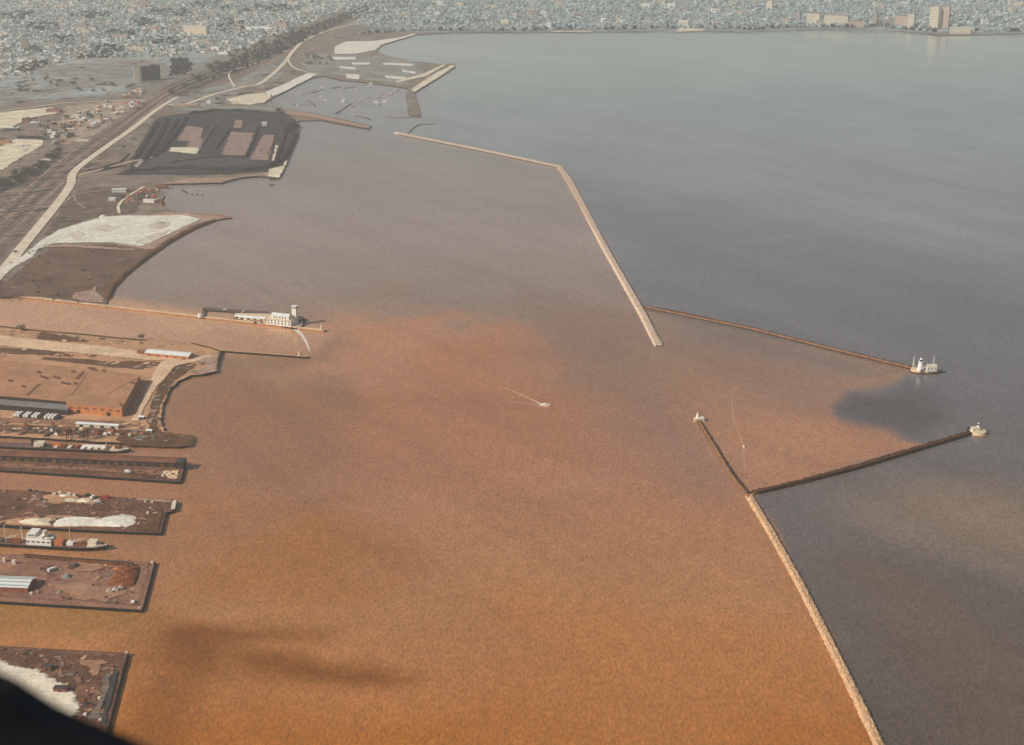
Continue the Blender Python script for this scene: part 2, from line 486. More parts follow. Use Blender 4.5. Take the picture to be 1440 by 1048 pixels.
I = layer(I, [(240, 760), (420, 740), (560, 800), (480, 860), (260, 860)], (162, 112, 73), 90, .7, 2)
I = layer(I, [(-100, 700), (240, 720), (235, 780), (-100, 760)], (150, 116, 88), 30, .6)
I = layer(I, [(-100, 850), (200, 862), (190, 915), (-100, 905)], (150, 112, 72), 20, .7)
I = layer(I, [(700, 880), (1150, 880), (1230, 1060), (650, 1060)], (175, 119, 76), 90, .5, 2)
O = outside
O = layer(O, [(1180, 700), (1300, 690), (1440, 690), (1600, 760), (1440, 800), (1330, 770)], (136, 119, 104), 60, .9)
O = layer(O, [(1190, 780), (1330, 830), (1440, 930), (1600, 1060), (1400, 1060), (1260, 900)], (116, 98, 82), 80, .6)
O = layer(O, [(1165, 572), (1195, 548), (1300, 540), (1335, 580), (1310, 618), (1230, 604)], (102, 98, 97), 30, .85)
O = layer(O, [(800, 250), (1000, 300), (1440, 420), (1440, 560), (1320, 500), (920, 420)], (120, 119, 119), 120, .6)
O = layer(O, [(820, 170), (1000, 200), (1440, 330), (1440, 380), (1100, 300), (900, 250)], (149, 150, 151), 60, .5)
O = layer(O, [(1080, 120), (1440, 160), (1440, 230), (1200, 210)], (152, 156, 158), 60, .5)
O = layer(O, [(365, 150), (380, 100), (480, 105), (585, 112), (610, 130), (600, 180), (420, 168)], (152, 152, 151), 16, .9)
O = layer(O, [(520, 75), (560, 50), (640, 44), (700, 60), (640, 92), (590, 88)], (168, 170, 165), 16, .8)
harbour = [(380, 60), (418, 166), (518, 181), (555, 188), (788, 236), (907, 434), (1100, 480), (1282, 519), (1262, 539), (1195, 548), (1168, 572), (1182, 592), (1238, 606),
           (1270, 620), (1300, 625), (1200, 653), (1062, 695), (1110, 790), (1170, 910), (1240, 1052), (1330, 1240), (-1500, 1240), (-1500, 60)]
mouth = np.clip(1 - np.hypot(PXc - 1240, (PYc - 570) * 1.25) / 82, 0, 1)
mw = np.clip(mouth * 2.2, 0, 1) * .28
ind = np.where(mouth > 0, poly_sd(PXc + (PXv - PXc) * mw, PYc + (PYv - PYc) * mw, harbour), poly_sd(PXc, PYc, harbour))
fe = 1.5 + 14 * mouth
wgt = np.clip(ind / fe * .5 + .5, 0, 1)[..., None]
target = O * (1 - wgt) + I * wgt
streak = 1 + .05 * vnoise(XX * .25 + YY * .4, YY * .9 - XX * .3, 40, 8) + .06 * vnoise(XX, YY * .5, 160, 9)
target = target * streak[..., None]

# light reaching each distance: (slant range, light taken away by gloss and air, share of albedo seen), measured once on test renders
SL = np.sqrt(XX ** 2 + yc ** 2 + H * H)
tab = np.array(TAB)
gl = np.stack([np.interp(SL, tab[:, 0], tab[:, 1 + k]) for k in range(3)], -1); sh = np.stack([np.interp(SL, tab[:, 0], tab[:, 4 + k]) for k in range(3)], -1)
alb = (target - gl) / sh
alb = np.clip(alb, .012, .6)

verts = np.stack([XX, YY, np.zeros_like(XX)], -1).reshape(-1, 3)
ii = np.arange(nx * ny).reshape(ny, nx)
quads = np.stack([ii[:-1, :-1], ii[:-1, 1:], ii[1:, 1:], ii[1:, :-1]], -1).reshape(-1, 4)
me = bpy.data.meshes.new('lake_water')
me.from_pydata(verts.tolist(), [], quads.tolist())
ca = me.color_attributes.new('water_tint', 'FLOAT_COLOR', 'POINT')
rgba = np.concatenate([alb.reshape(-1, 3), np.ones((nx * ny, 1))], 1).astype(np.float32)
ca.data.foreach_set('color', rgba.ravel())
wm = bpy.data.materials.new('silty_water'); wm.use_nodes = True
N = wm.node_tree.nodes; L = wm.node_tree.links; b = N['Principled BSDF']
b.inputs['IOR'].default_value = 1.33; b.inputs['Roughness'].default_value = .16
at = N.new('ShaderNodeVertexColor'); at.layer_name = 'water_tint'
g = N.new('ShaderNodeNewGeometry')
def wnoise(scale, det, rough_=.6, stretch=None):
    n = N.new('ShaderNodeTexNoise'); n.inputs['Scale'].default_value = scale; n.inputs['Detail'].default_value = det; n.inputs['Roughness'].default_value = rough_
    if stretch:
        mp = N.new('ShaderNodeMapping'); mp.inputs['Scale'].default_value = stretch[:3]; mp.inputs['Rotation'].default_value = (0, 0, stretch[3])
        L.new(g.outputs['Position'], mp.inputs['Vector']); L.new(mp.outputs['Vector'], n.inputs['Vector'])
    else: L.new(g.outputs['Position'], n.inputs['Vector'])
    return n
def mr(src, lo, hi, a=.3, b_=.7):
    m = N.new('ShaderNodeMapRange'); m.inputs['From Min'].default_value = a; m.inputs['From Max'].default_value = b_
    m.inputs['To Min'].default_value = lo; m.inputs['To Max'].default_value = hi; L.new(src, m.inputs['Value']); return m.outputs['Result']
def mul(a, c):
    m = N.new('ShaderNodeMath'); m.operation = 'MULTIPLY'; L.new(a, m.inputs[0]); L.new(c, m.inputs[1]); return m.outputs[0]
f1 = mr(wnoise(.10, 5, .8, (1, .36, 1, .12)).outputs['Fac'], .84, 1.16); f2 = mr(wnoise(.42, 3, .8, (1, .36, 1, -.1)).outputs['Fac'], .62, 1.38); 
vr = N.new('ShaderNodeVectorRotate'); vr.rotation_type = 'Z_AXIS'; vr.inputs['Angle'].default_value = .94; L.new(g.outputs['Position'], vr.inputs['Vector'])
mp3 = N.new('ShaderNodeMapping'); mp3.inputs['Scale'].default_value = (.12, 1, 1); L.new(vr.outputs['Vector'], mp3.inputs['Vector'])
n3 = N.new('ShaderNodeTexNoise'); n3.inputs['Scale'].default_value = .011; n3.inputs['Detail'].default_value = 5; n3.inputs['Roughness'].default_value = .62; L.new(mp3.outputs['Vector'], n3.inputs['Vector'])
f3 = mr(n3.outputs['Fac'], .90, 1.10)
nc = wnoise(.22, 4, .85, (1, .36, 1, .05)); cm = N.new('ShaderNodeVectorMath'); cm.operation = 'MULTIPLY_ADD'; cm.inputs[1].default_value = (.36, .30, .42); cm.inputs[2].default_value = (.82, .85, .79); L.new(nc.outputs['Color'], cm.inputs[0])

sc = N.new('ShaderNodeVectorMath'); sc.operation = 'SCALE'
L.new(at.outputs['Color'], sc.inputs[0]); L.new(mul(mul(f1, f2), f3), sc.inputs['Scale']); cx_ = N.new('ShaderNodeVectorMath'); cx_.operation = 'MULTIPLY'; L.new(sc.outputs['Vector'], cx_.inputs[0]); L.new(cm.outputs['Vector'], cx_.inputs[1]); L.new(cx_.outputs['Vector'], b.inputs['Base Color'])
bp = N.new('ShaderNodeBump'); bp.inputs['Strength'].default_value = .25; bp.inputs['Distance'].default_value = .35
L.new(wnoise(.22, 5, .7).outputs['Fac'], bp.inputs['Height']); L.new(bp.outputs['Normal'], b.inputs['Normal'])
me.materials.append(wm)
water = link(bpy.data.objects.new('lake_water', me)); tag(water, kind='structure')
mb = MB(); mb.sheet([(-24500, -14500), (24500, -14500), (24500, 29000), (-24500, 29000)], -6.0); struct('lake_bed', mb, 'lake_bed')
# ------------------------------------------------------------------ land
def land(name, pts, m, z=LZ, step=12, amp=2.2, mside='quay', jag=True):
    poly = ppoly(pts, z)
    if jag: poly = rough(poly, step, amp)
    mb = MB(); mb.prism(poly, -3, z, 1, 0)
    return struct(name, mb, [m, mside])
SHEET = {'n': 0}
HARD = {'parking_lot'}
LOW = {'city_ground', 'far_ground', 'grass_field', 'brown_scrub', 'rail_yard', 'rail_cut', 'coal_yard', 'yard_apron', 'sand_fill', 'dirt_lot', 'railway_track', 'dock_apron', 'scrub_strip', 'dark_cinders', 'pier_apron', 'pier_grass', 'pier_rail_bed'}
def lay(name, z):
    """each sheet a little above the one below: broad covers, then patches, then roads and floors"""
    SHEET['n'] += 1
    return z + (.05 if name in LOW else .85) + .008 * SHEET['n']
def sheet(name, pts, m, z=LZ, step=10, amp=1.5, rnd=R):
    zz = lay(name, z); pp = ppoly(pts, zz); n = len(pp)
    area = abs(sum(pp[i][0] * pp[(i + 1) % n][1] - pp[(i + 1) % n][0] * pp[i][1] for i in range(n))) / 2; per = sum((Vector(pp[i]) - Vector(pp[(i + 1) % n])).length for i in range(n))
    rim = min(9, area / per * .55)
    if rim > .7 and name not in HARD: return soft_sheet(name, rough(pp, step, amp, rnd) if n < 40 else pp, zz, m, rim)
    mb = MB(); mb.sheet(rough(pp, step, amp, rnd), zz)
    return struct(name, mb, m)
def road(name, pts, w, m, z=LZ, sm=True):
    mb = MB(); strip(smooth_pts(pts) if sm else pts, w, lay(name, z), mb)
    return struct(name, mb, m)

# main shore, from the river's far bank round the coal yard and the marina to the horizon
shore = [(0, 411), (60, 419), (150, 431), (150, 422), (154, 408), (168, 391), (190, 371), (215, 353), (240, 335), (265, 321), (290, 312), (326, 306), (310, 302), (285, 300), (262, 298), (240, 296), (228, 290),
         (226, 283), (232, 276), (222, 268), (222, 262), (238, 257), (262, 256), (290, 257), (312, 258), (335, 251), (365, 248), (392, 251), (400, 236), (410, 214), (419, 194), (422, 178), (418, 170), (450, 169), (478, 174),
         (520, 182), (522, 177), (490, 169), (455, 162), (430, 157), (400, 154), (385, 151), (372, 146), (382, 138), (402, 128), (424, 116), (441, 109), (455, 107), (480, 113), (515, 116), (545, 120), (574, 124), (571, 134), (575, 162), (592, 163),
         (586, 140), (583, 130), (597, 122), (620, 108), (641, 94), (638, 89), (622, 90), (602, 88), (575, 86), (550, 80), (530, 73), (536, 64), (560, 56), (584, 49), (640, 46), (700, 46), (760, 45), (830, 45), (900, 45), (950, 42), (985, 44), (1040, 45),
         (1100, 43), (1160, 41), (1220, 41), (1270, 44), (1320, 50), (1380, 49), (1440, 47), (1600, 48), (1900, 49)]
w_shore = ppoly(shore, LZ)
outer = rough(w_shore, 14, 2.0)[: -1]
# only the coast is jittered; then out to the horizon and back behind the frame on the left
coast = []
for i in range(len(w_shore) - 1):
    a, b = Vector(w_shore[i]), Vector(w_shore[i + 1]); k = max(1, min(40, int((b - a).length / 14)))
    for j in range(k):
        p = a.lerp(b, j / k); coast.append((p.x + R.uniform(-2, 2), p.y + R.uniform(-2, 2)))
coast += [w_shore[-1], (6500, 6900), (12000, 9000), (24000, 12000), (24000, 28500), (-24000, 28500), (-24000, 2400), (-3000, 2300), tuple(W(-300, 370, LZ)[:2])]
mb = MB(); mb.prism(coast, -3, LZ, 1, 0); struct('ground', mb, ['soil_grey', 'quay'])

# broad ground covers
sheet('city_ground', [(-900, 175), (0, 150), (90, 143), (180, 138), (236, 118), (330, 82), (420, 44), (480, 20), (540, 6), (760, -18), (900, -30), (900, -110), (-900, -110)], 'city_ground', step=60, amp=12)
sheet('far_ground', [(455, 34), (590, 47.6), (760, 46), (900, 45.6), (980, 44.6), (1040, 45.6), (1100, 44), (1220, 42), (1270, 45), (1320, 50.5), (1380, 49.8), (1440, 48), (1900, 49.5), (2400, 20), (2400, -120), (900, -120), (640, -30)], 'far_ground', step=80, amp=10)
sheet('grass_field', [(-60, 128), (60, 122), (110, 108), (188, 112), (186, 118), (100, 126), (0, 146), (-60, 150)], 'grass_dull', step=20, amp=6)
sheet('grass_field', [(50, 104), (70, 92), (190, 86), (236, 88), (236, 110), (120, 112)], 'grass_dull', step=20, amp=6)
sheet('grass_field', [(236, 150), (245, 128), (330, 115), (362, 98), (400, 84), (406, 96), (390, 112), (340, 124), (330, 140), (310, 150)], 'grass_dull', step=20, amp=5)
sheet('grass_field', [(420, 88), (440, 74), (480, 76), (535, 78), (590, 90), (600, 100), (575, 120), (520, 113), (460, 104), (440, 106)], 'grass_dull', step=20, amp=5)
sheet('brown_scrub', [(-80, 420), (-60, 395), (10, 395), (50, 362), (80, 345), (150, 344), (200, 349), (218, 349), (170, 388), (150, 410), (148, 428), (60, 417)], 'soil_brown', step=14, amp=3)
sheet('brown_scrub', [(60, 335), (96, 282), (110, 268), (150, 262), (215, 268), (190, 300), (130, 305), (100, 318)], 'scrub_grey', step=14, amp=4)
sheet('rail_yard', [(-120, 420), (-120, 330), (0, 292), (60, 246), (110, 208), (170, 168), (232, 122), (330, 82), (420, 44), (470, 22), (520, 8), (560, 0), (580, 2), (520, 22), (462, 42), (410, 68), (330, 112), (240, 140), (180, 182), (110, 232), (100, 250), (60, 296), (0, 362)], 'rail_ballast', step=30, amp=5)
sheet('rail_cut', [(-60, 290), (0, 252), (50, 236), (84, 210), (90, 214), (60, 250), (0, 272), (-60, 310)], 'rail_dark', step=20, amp=4)
sheet('rail_cut', [(232, 124), (330, 84), (420, 46), (470, 26), (480, 32), (430, 56), (335, 102), (252, 134)], 'rail_dark', step=20, amp=5)
mat('rail_streak', PC(150, 138, 130, 2900), .3, .05, scale2=.4)
# railway tracks in the yard
for k, dx in enumerate((-30, -20, -11, 0, 12)):
    road('railway_track', [(-60, 382 + dx * 1.2), (20, 310 + dx), (90, 246 + dx * .8), (160, 192 + dx * .6), (240, 132 + dx * .3), (330, 94 + dx * .25), (430, 50 + dx * .2), (520, 12 + dx * .15)], 4.5 if k % 2 else 6, 'rail_dark' if k % 2 else 'rail_streak')
# highway along the shore, its ramps and streets
road('highway', [(-40, 425), (0, 385), (40, 336), (80, 287), (99, 260), (101, 247), (112, 234), (150, 206), (190, 178), (215, 158), (236, 144), (250, 136)], (22, 13), 'pale_road')
road('highway', [(236, 147), (262, 146), (300, 133), (340, 123), (362, 119), (380, 107), (400, 88), (412, 72), (430, 56), (470, 40), (520, 30), (580, 18), (680, 12)], 14, 'pale_road')
road('ramp_road', [(112, 246), (150, 236), (190, 226), (215, 221)], 7, 'lot_light')
road('ramp_road', [(330, 122), (322, 108), (326, 100), (350, 92), (362, 88)], 6, 'pale_road')
road('ramp_road', [(405, 84), (412, 94), (430, 101), (452, 104)], 7, 'pale_road')
road('street', [(-20, 158), (50, 150), (90, 145), (150, 142), (196, 140)], 9, 'pale_road')
road('street', [(-20, 112), (60, 110), (110, 114), (170, 119), (215, 122)], 8, 'highway_grey')
road('street', [(-20, 108), (30, 102), (75, 90), (110, 84), (190, 86), (236, 83), (300, 82)], 8, 'highway_grey')
road('yard_track', [(90, 286), (104, 275), (125, 270), (150, 268)], 4, 'sand_pink')
road('yard_track', [(104, 275), (108, 284), (119, 292)], 4, 'sand_pink')
road('yard_track', [(168, 300), (167, 288), (180, 276), (203, 262)], 6, 'sand_pale')

# main streets of the town, parallel to the railway and across it
for k in range(9):
    y0 = 118 - k * 13
    road('street', [(-20, y0 - 14 + k), (60, y0 - 34), (150, y0 - 50 + k), (240, y0 - 66 + k * 2)], 8, 'highway_grey')
# white sand fill and its shallow edges
sheet('sand_fill', [(215, 352), (240, 334), (266, 320), (290, 311), (326, 306), (300, 303), (262, 298), (232, 298), (190, 306), (150, 312), (120, 330), (160, 344)], 'sand_pink', step=10, amp=2.5)
sheet('white_sand', [(-30, 424), (0, 391), (25, 373), (48, 361), (48, 357), (64, 344), (88, 342), (156, 341), (200, 347), (228, 334), (262, 318), (284, 308), (258, 302), (216, 303), (170, 303), (144, 305), (126, 310), (84, 322), (58, 338), (30, 360), (0, 379), (-30, 408)], 'sand_white', step=8, amp=2.0)
sheet('sand_track', [(60, 345), (90, 343), (190, 350), (188, 352.5), (90, 347), (64, 348)], 'sand_pink', step=10, amp=1.2)
mat('sand_stone', PC(186, 178, 165, 2650), .2, .05, scale2=.4)
for pts in ([(70, 336), (110, 326), (160, 318), (230, 310)], [(90, 340), (150, 330), (210, 326), (250, 314)], [(50, 352), (90, 334), (120, 320)]): road('tyre_track', pts, 4, 'sand_stone')
for pts in ([(208, 316), (228, 311), (242, 314), (232, 321), (212, 322)], [(120, 322), (150, 316), (172, 320), (150, 326)], [(190, 340), (214, 330), (240, 322), (232, 330), (206, 344)], [(100, 330), (116, 326), (120, 332), (104, 336)]): sheet('sand_stain', pts, 'sand_stone', step=6, amp=2)
sheet('sand_patch', [(100, 415), (104, 411), (128, 408), (133, 402), (139, 401), (135, 409), (146, 418), (148, 426), (120, 424), (100, 420)], 'sand_pink', step=6, amp=2)
sheet('pale_lot', [(-80, 206), (0, 206), (22, 195), (62, 197), (60, 205), (44, 214), (22, 227), (2, 240), (-60, 262)], 'sand_pale', step=14, amp=3)
sheet('pale_lot', [(-60, 164), (0, 158), (70, 151), (84, 152), (80, 160), (40, 166), (20, 178), (-60, 192)], 'sand_pale', step=14, amp=4)
sheet('dirt_lot', [(82, 205), (84, 172), (90, 150), (150, 143), (210, 139), (170, 166), (120, 200)], 'lot_dusty', step=14, amp=4)
# marina shore
sheet('parking_lot', [(382, 136), (372, 130), (400, 118), (432, 103), (446, 104), (438, 109), (420, 118), (402, 128)], 'sand_white', step=14, amp=2)
sheet('parking_lot', [(330, 146), (318, 140), (345, 133), (372, 131), (382, 136), (372, 144), (350, 148)], 'sand_pale', step=14, amp=3)
for pts in ([(538, 88), (580, 90), (581, 93), (540, 91)], [(478, 93), (500, 95), (500, 98), (478, 96)], [(565, 98), (585, 101), (584, 104), (566, 101)], [(541, 106), (570, 108), (570, 112), (543, 110)], [(486, 104), (505, 105), (505, 112), (488, 110)],
            [(494, 88), (521, 88), (520, 91), (496, 91)], [(466, 80), (500, 80), (500, 84), (470, 84)]):
    sheet('parking_lot', pts, 'sand_white', step=14, amp=2)
sheet('beach', [(470, 66), (486, 58), (520, 58), (560, 53), (583, 47), (584, 49), (560, 56), (537, 63), (529, 70), (500, 76), (470, 76)], 'sand_white', step=14, amp=2)
sheet('bank_crest', [(583, 130), (597, 121), (620, 107), (640, 93), (636, 91), (612, 103), (590, 117), (578, 126)], 'sand_pale', step=14, amp=1.2)
sheet('field_path', [(556, 117), (600, 107), (628, 91), (622, 91), (596, 103), (556, 114)], 'sand_pale', step=14, amp=2)
sheet('far_beach', [(950, 45), (958, 37), (985, 36), (992, 43)], 'sand_pale', step=30, amp=3)
sheet('far_beach', [(775, 45), (780, 43.6), (830, 43.6), (835, 45)], 'sand_pale', step=30, amp=2)

# patchy ground: scrub, bare earth and cinders
rp = random.Random(31)
def patches(name, area, n, rmin, rmax, mats, z=LZ, ar=1.0):
    xs_ = [p[0] for p in area]; ys_ = [p[1] for p in area]; mb = MB(); cnt = 0
    def inp(p):
        c = False; m = len(area)
        for i in range(m):
            x0, y0 = area[i]; x1, y1 = area[(i + 1) % m]
            if (y0 > p[1]) != (y1 > p[1]) and p[0] < (x1 - x0) * (p[1] - y0) / (y1 - y0) + x0: c = not c
        return c
    while cnt < n:
        x, y = rp.uniform(min(xs_), max(xs_)), rp.uniform(min(ys_), max(ys_))
        if not inp((x, y)): continue
        cnt += 1; o = W(x, y, z); r = rp.uniform(rmin, rmax) * .62; a = rp.uniform(0, 3.1) if ar == 1 else rp.uniform(.5, .8); k = 11
        ca, sa = math.cos(a), math.sin(a); st = rp.uniform(1, 2.6) if ar == 1 else ar; pl = []
        for i in range(k):
            t = 6.283 * i / k; rr = r * rp.uniform(.6, 1.25); u, v = rr * math.cos(t) * st, rr * math.sin(t)
            pl.append((o.x + ca * u - sa * v, o.y + sa * u + ca * v))
        SHEET['k'] = SHEET.get('k', 0) + 1; mb.sheet(pl, z + .50 + .0003 * SHEET['k'], rp.randrange(len(mats)))
    return struct(name, mb, mats, kind='stuff')
SHEET['k'] = 0
patches('ground_cover', [(-60, 420), (0, 395), (50, 362), (80, 345), (200, 350), (150, 412), (148, 428)], 110, 2, 7, ['lot_dark', 'soil_brown', 'soil_brown', 'soil_grey'])
patches('ground_cover', [(60, 335), (100, 270), (150, 262), (220, 268), (190, 300), (130, 305)], 60, 4, 12, ['cinder', 'soil_grey', 'rail_dark', 'scrub_grey'])
patches('ground_cover', [(-60, 400), (-60, 300), (0, 262), (60, 240), (170, 160), (236, 120), (330, 84), (340, 98), (236, 140), (110, 232), (100, 250), (0, 362)], 300, 3, 10, ['rail_dark', 'soil_grey', 'rail_streak', 'rail_ballast', 'rail_ballast'], ar=5.0)
patches('ground_cover', [(105, 245), (190, 182), (240, 146), (260, 152), (216, 166), (178, 236), (112, 246)], 60, 5, 14, ['rail_dark', 'soil_brown', 'grass_dull', 'soil_grey'])
patches('ground_cover', [(-60, 150), (40, 104), (70, 92), (190, 84), (236, 86), (236, 112), (180, 132), (60, 146)], 150, 8, 26, ['rail_dark', 'soil_grey', 'grass_dull', 'rail_streak', 'highway_grey'])
patches('ground_cover', [(236, 140), (330, 112), (410, 70), (480, 40), (560, 10), (600, 10), (580, 44), (500, 56), (440, 74), (400, 118), (340, 146), (260, 150)], 160, 7, 24, ['soil_grey', 'grass_dull', 'rail_dark', 'highway_grey'])
patches('ground_cover', [(-40, 205), (0, 160), (80, 150), (210, 136), (120, 198), (60, 240), (0, 262)], 120, 5, 16, ['rail_dark', 'soil_grey', 'sand_pink', 'sand_pale', 'highway_grey'])
patches('coal_spill', [(170, 242), (220, 168), (300, 157), (400, 160), (420, 180), (405, 226), (300, 244)], 170, 4, 12, ['coal', 'coal_ground', 'cinder', 'cinder'])

# coal yard
sheet('coal_yard', [(160, 246), (178, 240), (216, 168), (230, 163), (300, 155), (362, 156), (400, 158), (421, 172), (419, 192), (410, 214), (400, 232), (388, 240), (330, 245), (260, 246)], 'coal_ground', step=14, amp=4)
sheet('yard_apron', [(192, 236), (240, 208), (300, 220), (345, 222), (380, 228), (300, 236), (236, 244)], 'cinder', step=14, amp=3)
for pts, m in (([(262, 177), (287, 180), (281, 200), (247, 198)], 'floor_dusty'), ([(240, 207), (281, 207), (278, 217), (236, 213)], 'sand_pale'), ([(268, 196), (287, 194), (283, 208), (262, 207)], 'floor_dusty'), ([(324, 185), (358, 187), (348, 219), (310, 218)], 'floor_dusty'),
               ([(370, 189), (388, 190), (378, 226), (350, 224)], 'floor_dusty'), ([(330, 168), (342, 169), (340, 180), (328, 180)], 'floor_dusty'), ([(382, 226), (388, 204), (391, 205), (386, 226)], 'sand_pale'), ([(344, 176), (362, 177), (360, 184), (346, 184)], 'cinder'),
               ([(188, 234), (222, 196), (225, 198), (194, 236)], 'highway_grey')):
    sheet('stock_floor', pts, m, step=8, amp=2)
sheet('shore_strip', [(222, 259), (262, 251), (330, 249), (390, 241), (399, 236), (392, 250), (366, 247), (334, 250), (310, 257)], 'sand_pink', step=8, amp=1.5)
sheet('shore_strip', [(376, 248), (378, 238), (398, 233), (402, 224), (404, 228), (393, 250)], 'sand_pale', step=8, amp=1)
sheet('scrub_strip', [(236, 156), (262, 151), (372, 149), (398, 155), (400, 158), (330, 153), (262, 156)], 'grass_dull', step=10, amp=3)
sheet('arm_crest', [(400, 155), (440, 160), (490, 171), (520, 178), (521, 181), (478, 173), (450, 167), (420, 163), (400, 160)], 'sand_pink', step=10, amp=1)

# south bank of the river
bank = [(-160, 452), (-60, 455), (0, 458), (44, 463), (110, 468), (160, 473), (205, 477), (269, 481), (296, 488), (311, 493), (307, 502), (303, 522), (284, 527), (268, 528), (251, 536), (240, 546), (234, 558), (228, 575), (225, 591), (231, 606), (246, 611), (270, 614), (268, 624),
        (244, 627), (182, 624), (120, 620), (60, 616), (0, 613), (-160, 606)]
SHEET['n'] = 0
land('south_bank', bank, 'lot_tan', PZ, 9, 1.2)
sheet('yard_road', [(-60, 472), (0, 471), (60, 478), (120, 484), (205, 494), (262, 503), (250, 508), (205, 506), (110, 497), (0, 487), (-60, 484)], 'lot_light', PZ, 10, 1.5)
road('bank_edge', [(-60, 456.5), (0, 459), (44, 464), (110, 469.5), (160, 474.5), (205, 478.5)], 4.5, 'lot_dark', PZ)
road('bank_edge', [(268, 482), (296, 489), (310, 494), (305, 508), (301, 521), (284, 526)], 3.5, 'lot_dark', PZ, False)
sheet('dark_cinders', [(52, 470), (60, 467), (110, 474), (127, 481), (90, 481), (50, 477)], 'lot_dark', PZ, 8, 1.5)
sheet('dark_cinders', [(-60, 488), (0, 489), (60, 491), (102, 498), (102, 502), (0, 497), (-60, 494)], 'lot_dark', PZ, 8, 1.5)
sheet('dark_cinders', [(150, 511), (180, 507), (232, 509), (228, 513), (205, 518)], 'lot_dark', PZ, 8, 1.2)
sheet('dark_cinders', [(60, 502), (120, 505), (205, 514), (203, 520), (160, 517), (60, 506)], 'lot_dark', PZ, 8, 1.0)
sheet('yard_road', [(222, 512), (236, 504), (262, 506), (272, 502), (300, 498), (304, 503), (276, 508), (246, 515), (238, 526), (220, 544), (204, 572), (196, 592), (184, 592), (200, 560), (212, 530)], 'lot_light', PZ, 6, 1.0)
sheet('rubble_bank', [(276, 508), (300, 500), (309, 494), (304, 522), (284, 526), (270, 524), (296, 512)], 'sand_pink', PZ, 5, 1.6)
sheet('scrub_strip', [(238, 516), (262, 510), (276, 512), (262, 524), (246, 536), (238, 548), (230, 562), (224, 578), (220, 596), (228, 606), (244, 612), (262, 615), (240, 618), (212, 612), (206, 590), (214, 562), (226, 536)], 'lot_dark', PZ, 6, 1.8)
sheet('scrub_strip', [(190, 606), (222, 606), (246, 609), (274, 612), (272, 627), (244, 630), (176, 627), (160, 617)], 'lot_dark', PZ, 5, 1.2)
sheet('dock_apron', [(-60, 596), (20, 597), (110, 600), (200, 606), (212, 613), (150, 614), (60, 611), (-60, 604)], 'pier_dark_top', PZ, 8, 1.0)
sheet('dock_apron', [(-60, 586), (60, 588), (170, 592), (200, 600), (150, 600), (0, 594)], 'pier_top', PZ, 8, 1.0)

SHEET['k'] = 0
patches('ground_cover', [(0, 460), (110, 470), (268, 483), (300, 498), (262, 506), (205, 518), (0, 500)], 90, 2, 7, ['lot_dark', 'lot_light', 'sand_pink', 'lot_tan'], z=PZ)
patches('ground_cover', [(238, 518), (270, 512), (300, 500), (300, 520), (262, 524), (236, 548), (224, 580), (226, 604), (212, 606), (208, 580)], 70, 1.5, 5, ['lot_dark', 'soil_brown', 'sand_pink', 'grass_dull'], z=PZ)
patches('ground_cover', [(0, 590), (200, 596), (210, 610), (0, 610)], 80, 1.5, 5, ['lot_dark', 'pier_top', 'lot_light', 'pier_dark_top'], z=PZ)
patches('ground_cover', [(190, 608), (244, 611), (268, 616), (244, 624), (186, 622)], 36, 1.5, 4.5, ['lot_dark', 'grass_dull', 'soil_brown'], z=PZ)
# ------------------------------------------------------------------ breakwaters
def mound(pts, top, bot, ht, jit, rnd, step=2.6, z=0.0, flat=False):
    """rubble mound along photo points: rough stone slope mesh"""
    ws = [W(x, y, z) for x, y in pts]; line = []
    for i in range(len(ws) - 1):
        k = max(1, int((ws[i + 1] - ws[i]).length / step))
        line += [ws[i].lerp(ws[i + 1], j / k) for j in range(k)]
    line.append(ws[-1])
    us = [-.5, -.42, -.34, -.26, -.18, -.09, 0, .09, .18, .26, .34, .42, .5]
    mb = MB(); n = len(line); m = len(us); vs = []
    for i, p in enumerate(line):
        d = line[min(i + 3, n - 1)] - line[max(i - 3, 0)]; d.normalize(); nn = Vector((-d.y, d.x, 0))
        e = min(1, (i * step + 2) / 8, ((n - 1 - i) * step + 2) / 8); e = max(.25, e)
        for u in us:
            w = u * bot * (.6 + .4 * e)
            s = max(0, (abs(w) - top / 2) / (bot / 2 - top / 2 + .01))
            zz = (ht + 1.6) * (1 - min(1, s)) - 1.6
            if s > 0: zz += rnd.uniform(-jit, jit)
            elif not flat: zz += rnd.uniform(-jit, jit) * .8
            q = p + nn * (w + rnd.uniform(-jit, jit) * .7) + d * rnd.uniform(-jit, jit)
            vs.append((q.x, q.y, zz if e > .3 else zz - 1.2))
    mb.add(vs, [(i * m + j, i * m + j + 1, (i + 1) * m + j + 1, (i + 1) * m + j) for i in range(n - 1) for j in range(m - 1)])
    mb.f = [tuple(reversed(f)) for f in mb.f]
    return mb
def capstrip(pts, w, z0, z1, rnd, seg=9):
    ws = [W(x, y, z1) for x, y in pts]; mb = MB()
    for i in range(len(ws) - 1):
        d = ws[i + 1] - ws[i]; L = d.length; d.normalize(); k = max(1, int(L / seg)); rot = math.atan2(d.y, d.x)
        for j in range(k):
            c = ws[i] + d * (L * (j + .5) / k); dz = rnd.uniform(-.12, .12)
            mb.box((c.x + rnd.uniform(-.15, .15), c.y + rnd.uniform(-.15, .15)), L / k * .97, w * rnd.uniform(.94, 1.05), z0, z1 + dz, rot)
    return mb
rb = random.Random(3)
def breakwater(label, pts, top, bot, ht, jit, m, cap=None, capw=None, mcap='stone_light', name='breakwater'):
    p = W(*pts[len(pts) // 2])
    t = thing(name, label, 'breakwater', (p.x, p.y, 0))
    part('stone_slope', mound(pts, top, bot, ht, jit, rb), m, t)
    if cap: part('cap', capstrip(cap, capw, ht - .6, ht + .9, rb), mcap, t)
    return t
